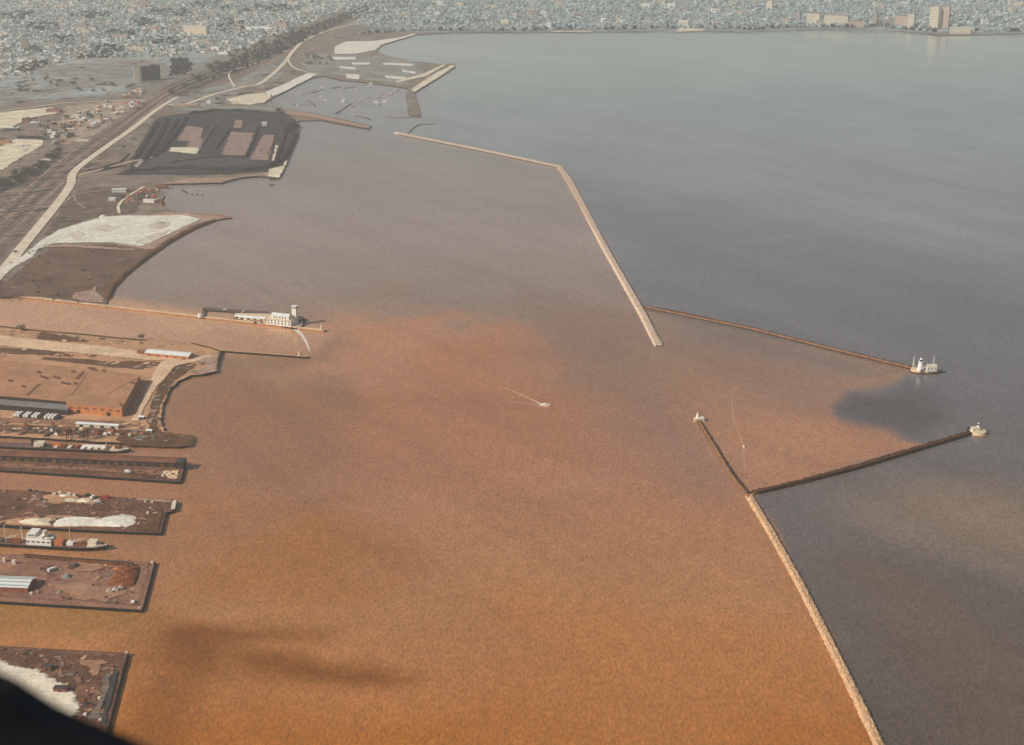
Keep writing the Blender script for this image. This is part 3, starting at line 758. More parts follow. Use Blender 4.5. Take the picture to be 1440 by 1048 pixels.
breakwater('long pale stone breakwater that bends sharply at its middle, opposite the river mouth', [(556, 187), (600, 196), (690, 214), (787, 235), (800, 252), (850, 347), (906, 446), (927, 487)], 10, 17, 2.6, .5, 'stone_west',
           [(558, 187), (690, 213.5), (786, 234), (850, 345), (907, 445), (925, 483)], 7.5, 'stone_west')
breakwater('short sand coloured jetty running out from the coal yard shore', [(418, 168), (455, 167), (490, 174), (518, 181)], 6, 12, 2.2, .5, 'stone_mid', [(455, 165), (490, 172), (518, 180)], 5, 'quay_light', name='jetty')
breakwater('thin dark breakwater arm leading to the white lighthouse', [(905, 433), (950, 440), (1060, 464), (1180, 494), (1284, 519)], 5, 11, 3.0, .8, 'stone_dark', [(908, 431), (1060, 462), (1180, 492), (1284, 517)], 3.6, 'stone_mid')
breakwater('dark rubble breakwater arm leading to the round pierhead with a white hut', [(1058, 694), (1110, 683), (1200, 659), (1290, 632), (1366, 609)], 4, 12.5, 3.2, 1.0, 'stone_dark', [(1064, 691), (1200, 657.5), (1366, 607.5)], 2.4, 'stone_dark')
breakwater('long rough breakwater of tan boulders running out of the bottom of the photo', [(1053, 697), (1085, 750), (1120, 812), (1160, 890), (1190, 950), (1214, 1000), (1240, 1056), (1300, 1180)], 5, 12.5, 2.6, .6, 'stone_light')
breakwater('narrow brown breakwater spur with a tiny white beacon at its tip', [(982, 592), (1005, 628), (1030, 668), (1054, 697)], 2.5, 8, 2.4, .7, 'stone_dark', [(983, 592), (1029, 668), (1052, 697)], 2.6, 'stone_mid')

# pierheads and lights
def disc(c, r0, r1, z0, z1, n=20):
    return MB().cyl(c[0], c[1], z0, z1, r0, r1, n)
c = W(1301, 523); t = thing('lighthouse_pierhead', 'low concrete pierhead carrying the white lighthouse and its two masts', 'pierhead', (c.x, c.y, 0))
part('platform', MB().prism([(c.x + 19 * math.cos(a) * (1 if abs(math.cos(a)) < .7 else 1.05), c.y + 9 * math.sin(a)) for a in [2 * math.pi * i / 20 for i in range(20)]], -2, 4.5), 'concrete', t)
part('stone_skirt', MB().prism(rough([(c.x + 22 * math.cos(a), c.y + 11 * math.sin(a)) for a in [2 * math.pi * i / 26 for i in range(26)]], 3, .8, rb), -2, 1.2), 'stone_dark', t)
k = W(1294, 521, 4.5); t = thing('lighthouse', 'tall white tapered lighthouse tower at the end of the dark breakwater arm', 'lighthouse', (k.x, k.y, 4.5))
part('tower', MB().cyl(k.x, k.y, 4.5, 17, 4.8, 2.6, 18), 'white_paint', t)
part('gallery', MB().cyl(k.x, k.y, 17, 17.8, 3.4, 3.4, 18), 'white_paint', t)
part('lantern_room', MB().cyl(k.x, k.y, 17.8, 20.4, 1.9, 1.9, 12), 'glass_dark', t)
r_ = part('lantern_roof', MB().cyl(k.x, k.y, 20.4, 22.6, 2.3, .25, 12), 'white_paint', t)
part('door', MB().box((k.x, k.y - 4.7), 1.6, .5, 4.5, 7.2), 'wall_dark', t)
kc = W(1309, 521, 4.5)
t = thing('fog_signal_house', 'white square fog signal house beside the lighthouse tower', 'building', (kc.x, kc.y, 4.5))
part('wall', MB().box((kc.x, kc.y), 13, 9, 4.5, 11.5), 'white_paint', t)
part('roof', MB().gable((kc.x, kc.y), 13, 9, 10.2, 1.3, 2.2, 0, 0, 0, .5, 'r'), 'wall_cream', t)
for i in range(3): part('window', MB().box((kc.x - 4.2 + i * 4.2, kc.y - 4.5), 1.5, .3, 7, 9), 'glass_dark', t)
def lattice(name, label, x, y, z0, h, group=None, r=.55):
    a = W(x, y, z0); t = thing(name, label, 'mast', (a.x, a.y, z0), group)
    mb = MB()
    for sx, sy in ((-1, -1), (1, -1), (0, 1)): mb.bar((a.x + sx * 1.2, a.y + sy * 1.0, z0), (a.x + sx * .2, a.y + sy * .2, z0 + h), r * .45, 4)
    for i in range(6):
        q = i / 6; w = 1.2 * (1 - q) + .2
        mb.bar((a.x - w, a.y - w, z0 + h * q), (a.x + w, a.y - w, z0 + h * (q + .15)), r * .3, 4)
    part('lattice', mb, 'white_paint', t); part('tip', MB().bar((a.x, a.y, z0 + h), (a.x, a.y, z0 + h + 2.5), .2, 5), 'white_paint', t)
lattice('radio_mast', 'thin white mast left of the lighthouse tower', 1284, 517, 4.5, 15)
lattice('radio_mast', 'thin white mast right of the fog signal house', 1312, 517, 4.5, 15)

c = W(1375, 610); t = thing('round_pierhead', 'round concrete pierhead at the end of the lower breakwater arm', 'pierhead', (c.x, c.y, 0))
part('platform', disc((c.x, c.y), 10.5, 9.5, -2, 4.2, 22), 'concrete', t); part('stone_skirt', MB().prism(rough([(c.x + 12.5 * math.cos(a), c.y + 12 * math.sin(a)) for a in [2 * math.pi * i / 22 for i in range(22)]], 3, .7, rb), -2, .9), 'stone_mid', t)
t = thing('beacon_tower', 'small white conical beacon on the round concrete pierhead', 'beacon', (c.x, c.y + 1, 4.2))
part('tower', MB().cyl(c.x, c.y + 1, 4.2, 10.5, 2.6, 1.5, 14), 'white_paint', t); part('lantern', MB().cyl(c.x, c.y + 1, 10.5, 12.6, 1.1, 1.0, 10), 'glass_dark', t); part('lantern_roof', MB().cyl(c.x, c.y + 1, 12.6, 13.8, 1.5, .1, 10), 'white_paint', t)
t = thing('equipment_hut', 'flat white hut left of the conical beacon on the pierhead', 'hut', (c.x - 4.5, c.y, 4.2))
part('wall', MB().box((c.x - 5, c.y + .5), 6, 5, 4.2, 8), 'white_paint', t); part('roof', MB().box((c.x - 5, c.y + .5), 6.6, 5.6, 8, 8.4), 'concrete', t); part('door', MB().box((c.x - 5, c.y - 2.0), 1.2, .3, 4.2, 6.5), 'wall_dark', t)
a = W(1361, 606, 2); solo('mooring_dolphin', MB().cyl(a.x, a.y, -1, 6.5, 1.8, 1.6, 10).cyl(a.x, a.y, 6.5, 7.1, 2.1, 2.1, 10), 'steel_dark', 'dark mooring post where the breakwater arm meets the round pierhead', 'mooring post')

c = W(982, 592); t = thing('spur_pierhead', 'small concrete block at the tip of the narrow breakwater spur', 'pierhead', (c.x, c.y, 0))
part('platform', MB().prism(rect((c.x + 1, c.y), 12, 7, .1), -2, 3.8), 'concrete', t); part('step', MB().prism(rect((c.x + 4, c.y), 5, 5, .1), 3.8, 5.2), 'white_paint', t)
t = thing('beacon_tower', 'tiny white pointed beacon at the tip of the narrow spur', 'beacon', (c.x - 1, c.y + .5, 3.8))
part('tower', MB().cyl(c.x - 1, c.y + .5, 3.8, 10, 2.2, 1.0, 10), 'white_paint', t); part('lantern', MB().cyl(c.x - 1, c.y + .5, 10, 11.6, .9, .3, 8), 'wall_cream', t)

# ------------------------------------------------------------------ river piers
def pier_wall(label, p0, p1, w, h, mtop, name='river_pier', mq='quay'):
    a, b = W(*p0, h), W(*p1, h); d = (b - a); L = d.length; d.normalize(); n = Vector((-d.y, d.x, 0))
    t = thing(name, label, 'pier', ((a.x + b.x) / 2, (a.y + b.y) / 2, 0))
    q = [a, b, b + n * w, a + n * w]
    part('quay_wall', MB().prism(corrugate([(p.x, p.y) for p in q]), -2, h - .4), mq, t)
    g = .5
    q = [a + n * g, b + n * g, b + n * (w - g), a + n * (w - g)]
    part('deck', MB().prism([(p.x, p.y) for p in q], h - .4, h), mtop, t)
    return t
pier_wall('long thin pier on the far side of the river, past the white station', (-90, 404), (455, 465.5), 8, 2.6, 'lot_light', mq='quay_brown')
pier_wall('thin dark pier on the near side of the river mouth', (305, 492.5), (433, 502), 5, 3.0, 'quay_light')
def beacon(label, x, y, z0, h):
    a = W(x, y, z0); t = thing('harbour_beacon', label, 'beacon', (a.x, a.y, z0))
    part('post', MB().cyl(a.x, a.y, z0, z0 + h, 1.5, 1.1, 10), 'cream_paint', t); part('lamp', MB().cyl(a.x, a.y, z0 + h, z0 + h + 1.3, .8, .4, 8), 'white_paint', t); part('foot', MB().cyl(a.x, a.y, z0 - .3, z0 + .6, 2.2, 2.2, 10), 'concrete', t)
beacon('stubby cream beacon at the end of the far river pier', 452, 463, 3.2, 6)
beacon('small white beacon near the end of the near river pier', 421, 500, 3.0, 5)

# ------------------------------------------------------------------ white lifeboat station by the river mouth
def deck_on(name, label, pts, z, mtop, cat='quay', mside='quay', step=9, amp=.3):
    poly = rough(ppoly(pts, z), step, amp, rb); cx = sum(p[0] for p in poly) / len(poly); cy = sum(p[1] for p in poly) / len(poly)
    t = thing(name, label, cat, (cx, cy, 0))
    part('quay_wall', MB().prism(poly, -2, z - .5), mside, t)
    part('deck', MB().prism([(cx + (p[0] - cx) * .985, cy + (p[1] - cy) * .985) for p in poly], z - .5, z), mtop, t)
    return t
deck_on('station_quay', 'concrete quay with a rounded end under the white station', [(328, 447), (330, 440), (376, 441), (404, 444), (418, 444), (427, 450), (426, 457), (417, 461), (380, 456.5)], 3.0, 'concrete')
deck_on('basin_jetty', 'thin dark jetty forming the far side of the boat basin', [(285, 436), (287, 432), (376, 438), (376, 441), (290, 436)], 2.4, 'wood')
deck_on('basin_jetty', 'short dark jetty closing the left end of the boat basin', [(283, 446), (285, 434), (289, 434), (288, 447)], 2.4, 'wood')
o = W(419, 452); t = thing('shaded_quay_end', 'round quay end, dark with painted shade, right of the white station building', 'dock', (o.x, o.y, 0)); part('quay_end_side', MB().prism(corrugate([(o.x + 10.5 * math.cos(a), o.y + 12 * math.sin(a)) for a in [2 * math.pi * i / 26 for i in range(26)]], 1.2, .25), -2, 4.6), 'steel_dark', t); part('deck', MB().prism([(o.x + 9.8 * math.cos(a), o.y + 11.3 * math.sin(a)) for a in [2 * math.pi * i / 26 for i in range(26)]], 4.6, 5.0), 'rail_dark', t)  # quay end in the building's shade; the shade is painted as dark material
Z = 3.0
c, lx, rot = base((375, 456), (409, 459.5), 15, Z)
t = thing('lifeboat_station', 'large white flat roofed station building with rows of windows at the river mouth', 'building', (c[0], c[1], Z))
part('wall', MB().prism(rect(c, lx, 15, rot), Z, Z + 9), 'white_paint', t)
part('upper_storey', MB().prism(rect(off(c, rot, 1, 1), lx * .74, 11, rot), Z + 9, Z + 14), 'white_paint', t)
part('roof', MB().gable(off(c, rot, 1, 1), lx * .72, 10.6, Z + 14, .01, 2.6, rot, 0, 0, .5, 'r'), 'roof_white', t)
part('terrace', MB().prism(rect(c, lx + .8, 15.8, rot), Z + 8.6, Z + 9.3), 'concrete', t)
for r in range(2):
    for i in range(7):
        q = off(c, rot, -lx / 2 + lx * (i + .5) / 7, -7.55); part('window', MB().box(q, 2.0, .25, Z + 2 + r * 3.6, Z + 4 + r * 3.6, rot), 'glass_dark', t)
for i in range(5):
    q = off(c, rot, 1 + (i - 2) * 4.6, 1 - 5.55); part('window', MB().box(q, 2.0, .25, Z + 10.4, Z + 12.6, rot), 'glass_dark', t)
q = off(c, rot, lx / 2 - 4, 4)
tt = thing('lookout_tower', 'tall slim white lookout tower rising behind the station building', 'tower', (q[0], q[1], Z + 9))
q = off(c, rot, lx / 2 - 1.5, 10.5); tt.location = (q[0], q[1], Z)
part('shaft', MB().prism(rect(q, 7, 6, rot), Z, Z + 23), 'white_paint', tt); part('lookout_room', MB().prism(rect(q, 7.8, 6.8, rot), Z + 23, Z + 26.5), 'white_paint', tt); part('window_band', MB().prism(rect(q, 8, 7, rot), Z + 24.2, Z + 25.6), 'glass_dark', tt); part('roof', MB().prism(rect(q, 8.4, 7.4, rot), Z + 26.5, Z + 27.2), 'roof_white', tt)
shed('boathouse', 'long low white boathouse left of the station building', 'building', (336, 449), (372, 452), 9, 3.6, 1.8, Z, 'cream_paint', 'roof_white', doors=4)
shed('boat_shed', 'small pink and cream shed at the left end of the station quay', 'shed', (330, 447.5), (336, 448), 7, 3, 1.4, Z, 'wall_pink', 'roof_white', doors=1)
shed('store_hut', 'tan store hut between boathouse and station building', 'hut', (352, 454), (366, 455), 5, 3.4, 1, Z, 'wall_cream', 'roof_tan', doors=1)
a = W(282, 446, 2); t = thing('white_hut', 'small round white hut on the pier at the left of the boat basin', 'hut', (a.x, a.y, 2.4))
part('wall', MB().cyl(a.x, a.y, 2.4, 6.5, 4.2, 4.0, 14), 'white_paint', t); part('roof', MB().cyl(a.x, a.y, 6.5, 8.4, 4.5, .6, 14), 'cream_paint', t)

# ------------------------------------------------------------------ boats
def hull_mb(L, B, h, z0=-.6, bowf=.28, n=14, sternw=.8, sheer=.6):
    """boat hull along +x (bow at +x), deck outline and bottom outline"""
    top, bot = [], []
    for i in range(n + 1):
        t = i / n
        w = sternw + (1 - sternw) * min(1, t / .25)
        if t > 1 - bowf: w *= max(.0, 1 - ((t - 1 + bowf) / bowf) ** 1.9)
        zz = h + sheer * max(0, (t - .6) / .4) ** 2
        top.append((L * (t - .5), B / 2 * w, zz)); bot.append((L * (t - .5) * .93, B / 2 * w * .78, z0))
    ring_t = top + [(x, -y, z) for x, y, z in reversed(top)]; ring_b = bot + [(x, -y, z) for x, y, z in reversed(bot)]
    m = len(ring_t); mb = MB()
    mb.add(ring_b + ring_t, [((i + 1) % m, i, m + i, m + (i + 1) % m) for i in range(m)])
    dk = MB(); dk.add([(x * .985, y * .96, z - .25 * min(1, h / 3)) for x, y, z in ring_t], [tuple(reversed(range(m)))])
    return mb, dk
def small_boat(label, x, y, L, ang, hullm='white_paint', cabin='white_paint', name='motor_boat', group=None, cab=True):
    o = W(x, y); t = thing(name, label, 'boat', (o.x, o.y, 0), group)
    mb, dk = hull_mb(L, L * .3, L * .09 + .4, -.3); part('hull', xf(mb, o, ang), hullm, t); part('deck', xf(dk, o, ang), 'cream_paint', t)
    if cab:
        k = part('cabin', xf(MB().prism([(-L * .2, -L * .1), (L * .14, -L * .085), (L * .2, 0), (L * .14, L * .085), (-L * .2, L * .1)], L * .06 + .4, L * .06 + 2.2), o, ang), cabin, t)
        part('window', xf(MB().prism([(-L * .1, -L * .103), (L * .135, -L * .09), (L * .205, 0), (L * .135, L * .09), (-L * .1, L * .103)], L * .06 + 1.3, L * .06 + 1.8), o, ang), 'glass_dark', t)
    return t
small_boat('white motor boat under way in the middle of the brown harbour', 767, 570.5, 15, -.22)
small_boat('tiny pale boat inside the arrow shaped outer basin', 1046, 629, 6, 1.75)
small_boat('white patrol boat moored in the basin left of the station', 317, 437.5, 17, -.12)
small_boat('cream work boat moored beside the boathouse', 343, 439.5, 13, .9)

# foam: wakes and streaks lying on the water
def foam(name, pts, w, m, z=.05):
    mb = MB(); strip(smooth_pts(pts, 8), [w] * 999 if not isinstance(w, list) else w, z, mb); return struct(name, mb, m)
def foamv(name, pts, w0, w1, m, z=.05):
    sp = smooth_pts(pts, 8); n = len(sp); mb = MB(); strip(sp, [w0 + (w1 - w0) * i / (n - 1) + R.uniform(-.12, .12) * max(w0, w1) for i in range(n)], z, mb); return struct(name, mb, m)
foamv('wake_water', [(764, 570), (752, 564), (735, 556), (716, 548), (700, 542)], 7, 2.0, 'foam_thin', .04)
foamv('wake_water', [(766, 571.5), (750, 569), (730, 566), (706, 563)], 4, 1.2, 'foam_thin', .045)
foamv('wake_foam', [(765, 570.3), (758, 567), (750, 562.5)], 3.4, .6, 'foam', .08)
foamv('wake_water', [(1047, 660), (1046, 640), (1044, 622), (1034, 596), (1029, 572), (1030, 556), (1034, 540)], 2.2, .8, 'foam_thin', .04)
foamv('river_foam', [(411, 459.5), (418, 465), (424, 471), (429, 479), (433, 487), (435, 494)], 7.5, 1.6, 'foam', .06)
# ------------------------------------------------------------------ near docks
def pier(label, pts, z=PZ, mtop='pier_top', step=14, amp=.25, name='dock_pier'):
    poly = ppoly(pts, z); q = rough(poly, step, amp, rb); cx = sum(p[0] for p in q) / len(q); cy = sum(p[1] for p in q) / len(q)
    t = thing(name, label, 'pier', (cx, cy, 0))
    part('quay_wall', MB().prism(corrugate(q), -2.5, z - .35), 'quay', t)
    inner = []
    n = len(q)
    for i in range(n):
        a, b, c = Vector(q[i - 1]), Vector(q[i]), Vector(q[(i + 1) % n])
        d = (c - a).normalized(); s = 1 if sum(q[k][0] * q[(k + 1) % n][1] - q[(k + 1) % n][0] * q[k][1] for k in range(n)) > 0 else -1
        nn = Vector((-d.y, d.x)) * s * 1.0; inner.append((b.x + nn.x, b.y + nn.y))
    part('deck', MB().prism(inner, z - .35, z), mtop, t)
    return t
pier('dark narrow pier under the long low shed', [(-90, 633), (0, 640), (20, 639), (256, 649), (261, 655), (254, 678), (150, 671), (0, 661), (-90, 656)], PZ, 'pier_dark_top')
pier('broad pier with white heaps along its near side', [(-90, 684), (20, 689), (60, 691), (150, 698), (245, 702), (247, 706), (243, 719), (234, 721), (227, 750), (150, 747), (70, 743), (-90, 733)], PZ, 'pier_dark_top')
pier('wide pier with the white roofed shed and the rust red ore pile', [(-90, 774), (34, 780), (120, 785), (219, 790), (201, 858), (100, 852), (0, 846), (-90, 841)], PZ, 'pier_top')
pier('nearest pier partly hidden by the aircraft', [(-90, 903), (0, 908), (90, 913), (181, 918), (150, 1034), (140, 1075), (-90, 1060)], PZ, 'pier_dark_top')
SHEET['n'] = 0
mat('pier_worn', PC(140, 108, 94, 1400), .22, .05, scale2=.4); mat('pier_sand_white', PC(232, 206, 182, 1250), .12, .06, scale2=.3)
# worn ground on the pier decks
sheet('pier_apron', [(-80, 657), (-80, 651), (20, 651), (130, 657), (250, 663), (252, 674), (150, 669), (0, 659)], 'pier_top', PZ, 8, .7)
sheet('pier_grass', [(-80, 656), (0, 657), (100, 660), (230, 668), (246, 674), (150, 668), (0, 659), (-80, 657)], 'lot_dark', PZ, 8, .8)
sheet('pier_rubble', [(228, 662), (250, 661), (250, 674), (236, 673)], 'lot_light', PZ, 4, 1)
sheet('pier_apron', [(60, 696), (86, 694), (140, 700), (146, 708), (120, 709), (96, 706), (80, 710), (60, 706)], 'lot_tan', PZ, 6, 1.5)
sheet('pier_apron', [(190, 700), (242, 703), (240, 706), (192, 704)], 'sand_pink', PZ, 6, 1)
sheet('pier_apron', [(28, 728), (70, 724), (140, 727), (150, 742), (70, 741), (-20, 736)], 'lot_tan', PZ, 6, 1.5)
sheet('pier_gravel', [(205, 730), (218, 716), (228, 713), (230, 722), (222, 747), (190, 746), (204, 738)], 'lot_dark', PZ, 5, 1)
sheet('pier_apron', [(40, 786), (200, 794), (212, 797), (196, 852), (60, 842), (-40, 838), (-40, 830), (40, 832), (62, 826), (66, 800)], 'pier_worn', PZ, 10, 1.5)
sheet('pier_stain', [(70, 822), (130, 818), (180, 832), (150, 846), (100, 842)], 'pier_tan', PZ, 6, 2.5)
sheet('pier_stain', [(96, 790), (140, 793), (150, 800), (110, 806)], 'pier_tan', PZ, 6, 2.5)
sheet('pier_sand', [(-60, 926), (0, 926), (22, 936), (50, 941), (86, 957), (104, 975), (112, 990), (108, 1010), (60, 1000), (0, 985), (-60, 980)], 'pier_sand_white', PZ, 6, 1.6)
sheet('pier_stain', [(110, 934), (116, 928), (150, 928), (152, 932), (142, 936), (140, 950), (128, 950), (126, 938)], 'pier_tan', PZ, 5, 1.2)
sheet('pier_rail_bed', [(-60, 913), (40, 916), (120, 922), (172, 926), (170, 931), (110, 927), (40, 921), (-60, 919)], 'lot_dark', PZ, 8, .8)
sheet('pier_track', [(150, 945), (158, 946), (148, 985), (138, 1012), (120, 1012), (138, 985)], 'soil_grey', PZ, 6, 1.2)
sheet('pier_edge_strip', [(160, 940), (166, 941), (148, 1018), (140, 1018)], 'rail_dark', PZ, 6, .8)

SHEET['k'] = 0
patches('pier_litter', [(0, 691), (240, 704), (225, 748), (0, 736)], 120, 1, 4.5, ['lot_dark', 'pier_top', 'pier_dark_top', 'scrap_dark', 'sand_pink'], z=PZ)
patches('pier_litter', [(60, 786), (210, 794), (196, 852), (60, 842)], 110, .8, 4, ['lot_dark', 'pier_dark_top', 'soil_grey', 'lot_tan', 'rust'], z=PZ)
patches('pier_litter', [(0, 912), (176, 922), (150, 1020), (90, 1000)], 120, .8, 4.5, ['lot_dark', 'pier_top', 'soil_grey', 'lot_tan', 'scrap_dark'], z=PZ)
patches('pier_litter', [(0, 652), (250, 662), (250, 674), (0, 660)], 60, .8, 3, ['lot_dark', 'pier_top', 'pier_dark_top'], z=PZ)

# ------------------------------------------------------------------ buildings on the south bank
t, c, lx, rot = shed('transit_shed', 'white roofed shed with red brick front near the river bank', 'shed', (204, 501), (265, 506.5), 17, 5.2, 2.2, PZ, 'brick_orange', 'roof_white', doors=5, doorm='brick_red')
shed('brick_annex', 'small dark red annex at the left end of the white roofed shed', 'shed', (193, 498), (203, 499.5), 7, 3.4, 1.2, PZ, 'brick_red', 'roof_brown')
# the big warehouse
HZ = 12.0
A, B_, C_, D_ = [W(*p, PZ + HZ) for p in ((0, 503), (197, 527), (171, 573), (0, 557))]
e = (B_ - C_); L0 = W(-120, 493, PZ + HZ); L1 = W(-120, 546, PZ + HZ)
t = thing('warehouse', 'huge low tan roofed warehouse with an orange brick front', 'warehouse', ((A.x + C_.x) / 2, (A.y + C_.y) / 2, PZ))
q = [(L1.x, L1.y)] + [tuple(W(x, y, PZ + HZ)[:2]) for x, y in ((0, 556), (94, 564), (94, 568), (171, 574), (197, 527))] + [(L0.x, L0.y)]
part('wall', MB().prism(q, PZ, PZ + HZ - .3), 'brick_orange', t)
cx = sum(p[0] for p in q) / len(q); cy = sum(p[1] for p in q) / len(q)
rf = part('roof', MB().prism([(cx + (p[0] - cx) * 1.004, cy + (p[1] - cy) * 1.004) for p in q], PZ + HZ - .3, PZ + HZ), 'roof_tan', t)
def on_roof(pts, h, m, name='roof_vent', z=PZ + HZ, par=None):
    poly = ppoly(pts, z); return part(name, MB().prism(poly, z, z + h), m, par or rf)
for x, y in ((56, 531), (62, 533), (75, 532), (79, 533), (86, 540), (93, 541), (104, 541), (144, 523), (184, 540), (52, 525), (100, 524), (12, 537), (168, 571), (30, 545)):
    on_roof([(x, y), (x + 4, y + .4), (x + 4, y - 1.6), (x, y - 2)], 1.8, 'roof_brown')
on_roof([(105, 533), (110, 534), (120, 523), (117, 522)], .4, 'roof_brown', 'roof_patch'); on_roof([(122, 516), (133, 517), (140, 522), (126, 521)], .4, 'roof_brown', 'roof_patch'); on_roof([(36, 556), (40, 556), (58, 540), (54, 540)], .3, 'roof_brown', 'roof_patch')
on_roof([(96, 557), (100, 557), (124, 524), (121, 524)], .5, 'roof_tan', 'roof_ridge'); on_roof([(150, 575 - 20), (196, 531), (194, 530), (148, 554)], .5, 'roof_tan', 'roof_ridge')
# clerestory and the lower loading wing
w0, w1 = W(-120, 549, PZ + 7.5), W(92, 567, PZ + 7.5)
q2 = [tuple(W(x, y, PZ + 7)[:2]) for x, y in ((-120, 559), (0, 569), (96, 577), (94.5, 569.5), (0, 562), (-120, 552))]
wing = part('loading_wing', MB().prism(q2, PZ, PZ + 7), 'wall_dark', t); part('wing_roof', MB().prism([(p[0], p[1] - .05) for p in q2], PZ + 7, PZ + 7.5), 'roof_grey', t)
a, b = Vector(q[1]), Vector(q[2]); d = (b - a).normalized()
part('clerestory', MB().prism([(a.x - 60 * d.x, a.y - 60 * d.y - .6), (b.x - 2, b.y - .6), (b.x - 2, b.y - .2), (a.x - 60 * d.x, a.y - 60 * d.y - .2)], PZ + 7.6, PZ + HZ - .8), 'wall_dark', t)
a, b = Vector(q[3]), Vector(q[4]); d = (b - a).normalized(); rt = math.atan2(d.y, d.x); n = Vector((d.y, -d.x))
for i in range(7):
    c = a + d * ((b - a).length * (i + .5) / 7) + n * .05
    part('window', MB().box((c.x, c.y), 5.5, .3, PZ + 6.5, PZ + 9, rt), 'brick_red', t)
for i in range(2):
    c = a + d * ((b - a).length * (.2 + .55 * i)) + n * .05; part('door', MB().box((c.x, c.y), 5, .3, PZ, PZ + 5, rt), 'wall_dark', t)
# trailers backed up to the loading wing
def trailer(x, y, ang, label, boxm, first=[]):
    o = W(x, y, PZ); t = thing('truck_trailer', label, 'trailer', (o.x, o.y, PZ), 'trailers backed up to the loading wing of the warehouse')
    part('box', xf(MB().box((0, 0), 12, 2.6, PZ + 1.2, PZ + 4.0), o, ang), boxm, t)
    part('axle', xf(MB().box((-4.2, 0), 2.6, 2.4, PZ + .1, PZ + 1.1), o, ang), 'tyre', t)
    part('landing_leg', xf(MB().box((4.2, 0), .5, 2.0, PZ + .05, PZ + 1.2), o, ang), 'steel_dark', t)
for i, (x, m) in enumerate(((24, 'w'), (28.5, 'w'), (33, 'd'), (37, 'w'), (41, 'w'), (45, 'd'), (49, 'w'), (53.5, 'w'), (58, 'd'), (62.5, 'd'), (66.5, 'w'), (72, 'w'), (77, 'w'), (82, 'd'))):
    trailer(x, 584 + x * .07 - 1, 1.40, 'white trailer backed up to the dark loading wing' if m == 'w' else 'dark trailer backed up among white ones at the loading wing', 'white_paint' if m == 'w' else 'roof_dark')
shed('dock_office', 'long pale flat shed in front of the orange brick wall', 'shed', (107, 600), (166, 603.5), 6, 4.2, .8, PZ, 'wall_cream', 'roof_white', doors=4)
shed('gate_hut', 'small white roofed hut on the bank road right of the warehouse', 'hut', (195, 590), (202, 590.5), 5, 3.6, .9, PZ, 'wall_slate', 'roof_white', doors=1)
shed('site_hut', 'tiny cream hut by the bank above the scrub point', 'hut', (206, 608), (213, 608.6), 4, 2.8, .8, PZ, 'wall_cream', 'roof_white', doors=1)
# quayside portal cranes
def gantry(x, y, label):
    o = W(x, y, PZ); t = thing('portal_crane', label, 'crane', (o.x, o.y, PZ))
    for sx in (-1, 1):
        for sy in (-1, 1): part('leg', MB().bar((o.x + sx * 2.6, o.y + sy * 3, PZ), (o.x + sx * 2.2, o.y + sy * 2.6, PZ + 9.5), .55, 6), 'steel_dark', t)
    part('portal_beam', MB().box((o.x, o.y), 6.2, 6.6, PZ + 9.3, PZ + 10.6), 'steel_dark', t)
    c = part('cabin', MB().box((o.x, o.y - .5), 4.2, 4.5, PZ + 10.6, PZ + 13.5), 'rust', t); part('cabin_window', MB().box((o.x, o.y - 2.8), 2.6, .2, PZ + 11.6, PZ + 12.8), 'glass_dark', c)
    part('boom', MB().bar((o.x + 1, o.y, PZ + 13), (o.x + 12, o.y - 7, PZ + 15.5), .5, 5), 'steel_dark', t)
gantry(98, 617, 'left one of two dark portal cranes on the quay above the moored ship')
gantry(121, 618.5, 'right one of two dark portal cranes on the quay above the moored ship')

# ------------------------------------------------------------------ small clutter helper
def truck(x, y, z, ang, label, boxm='white_paint', cabm='white_paint', L=7):
    o = W(x, y, z); t = thing('lorry', label, 'lorry', (o.x, o.y, z))
    part('cargo_box', xf(MB().box((-.8, 0), L * .72, 2.5, z + .9, z + 3.5), o, ang), boxm, t)
    cb = part('cab', xf(MB().prism([(L * .31, -1.15), (L * .5, -1.15), (L * .5, 1.15), (L * .31, 1.15)], z + .7, z + 2.6), o, ang), cabm, t); part('windscreen', xf(MB().box((L * .5, 0), .1, 2.0, z + 1.7, z + 2.4), o, ang), 'glass_dark', cb)
    for wx in (-L * .3, L * .35):
        for wy in (-1.15, 1.15): part('wheel', xf(MB().bar((wx, wy - .15, z + .5), (wx, wy + .15, z + .5), .5, 10), o, ang), 'tyre', t)
def crate(x, y, z, lx, ly, h, m, label, cat='crate', name='crate', ang=None, group=None):
    o = W(x, y, z); a = R.uniform(-.3, .3) if ang is None else ang
    mb = MB().box((o.x, o.y), lx, ly, z, z + h, a).box((o.x, o.y), lx * .86, ly * .86, z + h, z + h + .22, a)
    return solo(name, mb, m, label, cat, group)
def pile(x, y, z, r, h, m, label, name='heap', cat='heap', group=None, ry=None):
    o = W(x, y, z); poly = [(o.x + r * math.cos(2 * math.pi * i / 18) * R.uniform(.85, 1.12), o.y + (ry or r) * math.sin(2 * math.pi * i / 18) * R.uniform(.85, 1.12)) for i in range(18)]
    return solo(name, MB().heap(poly, z - .1, h, R, jit=.12), m, label, cat, group)

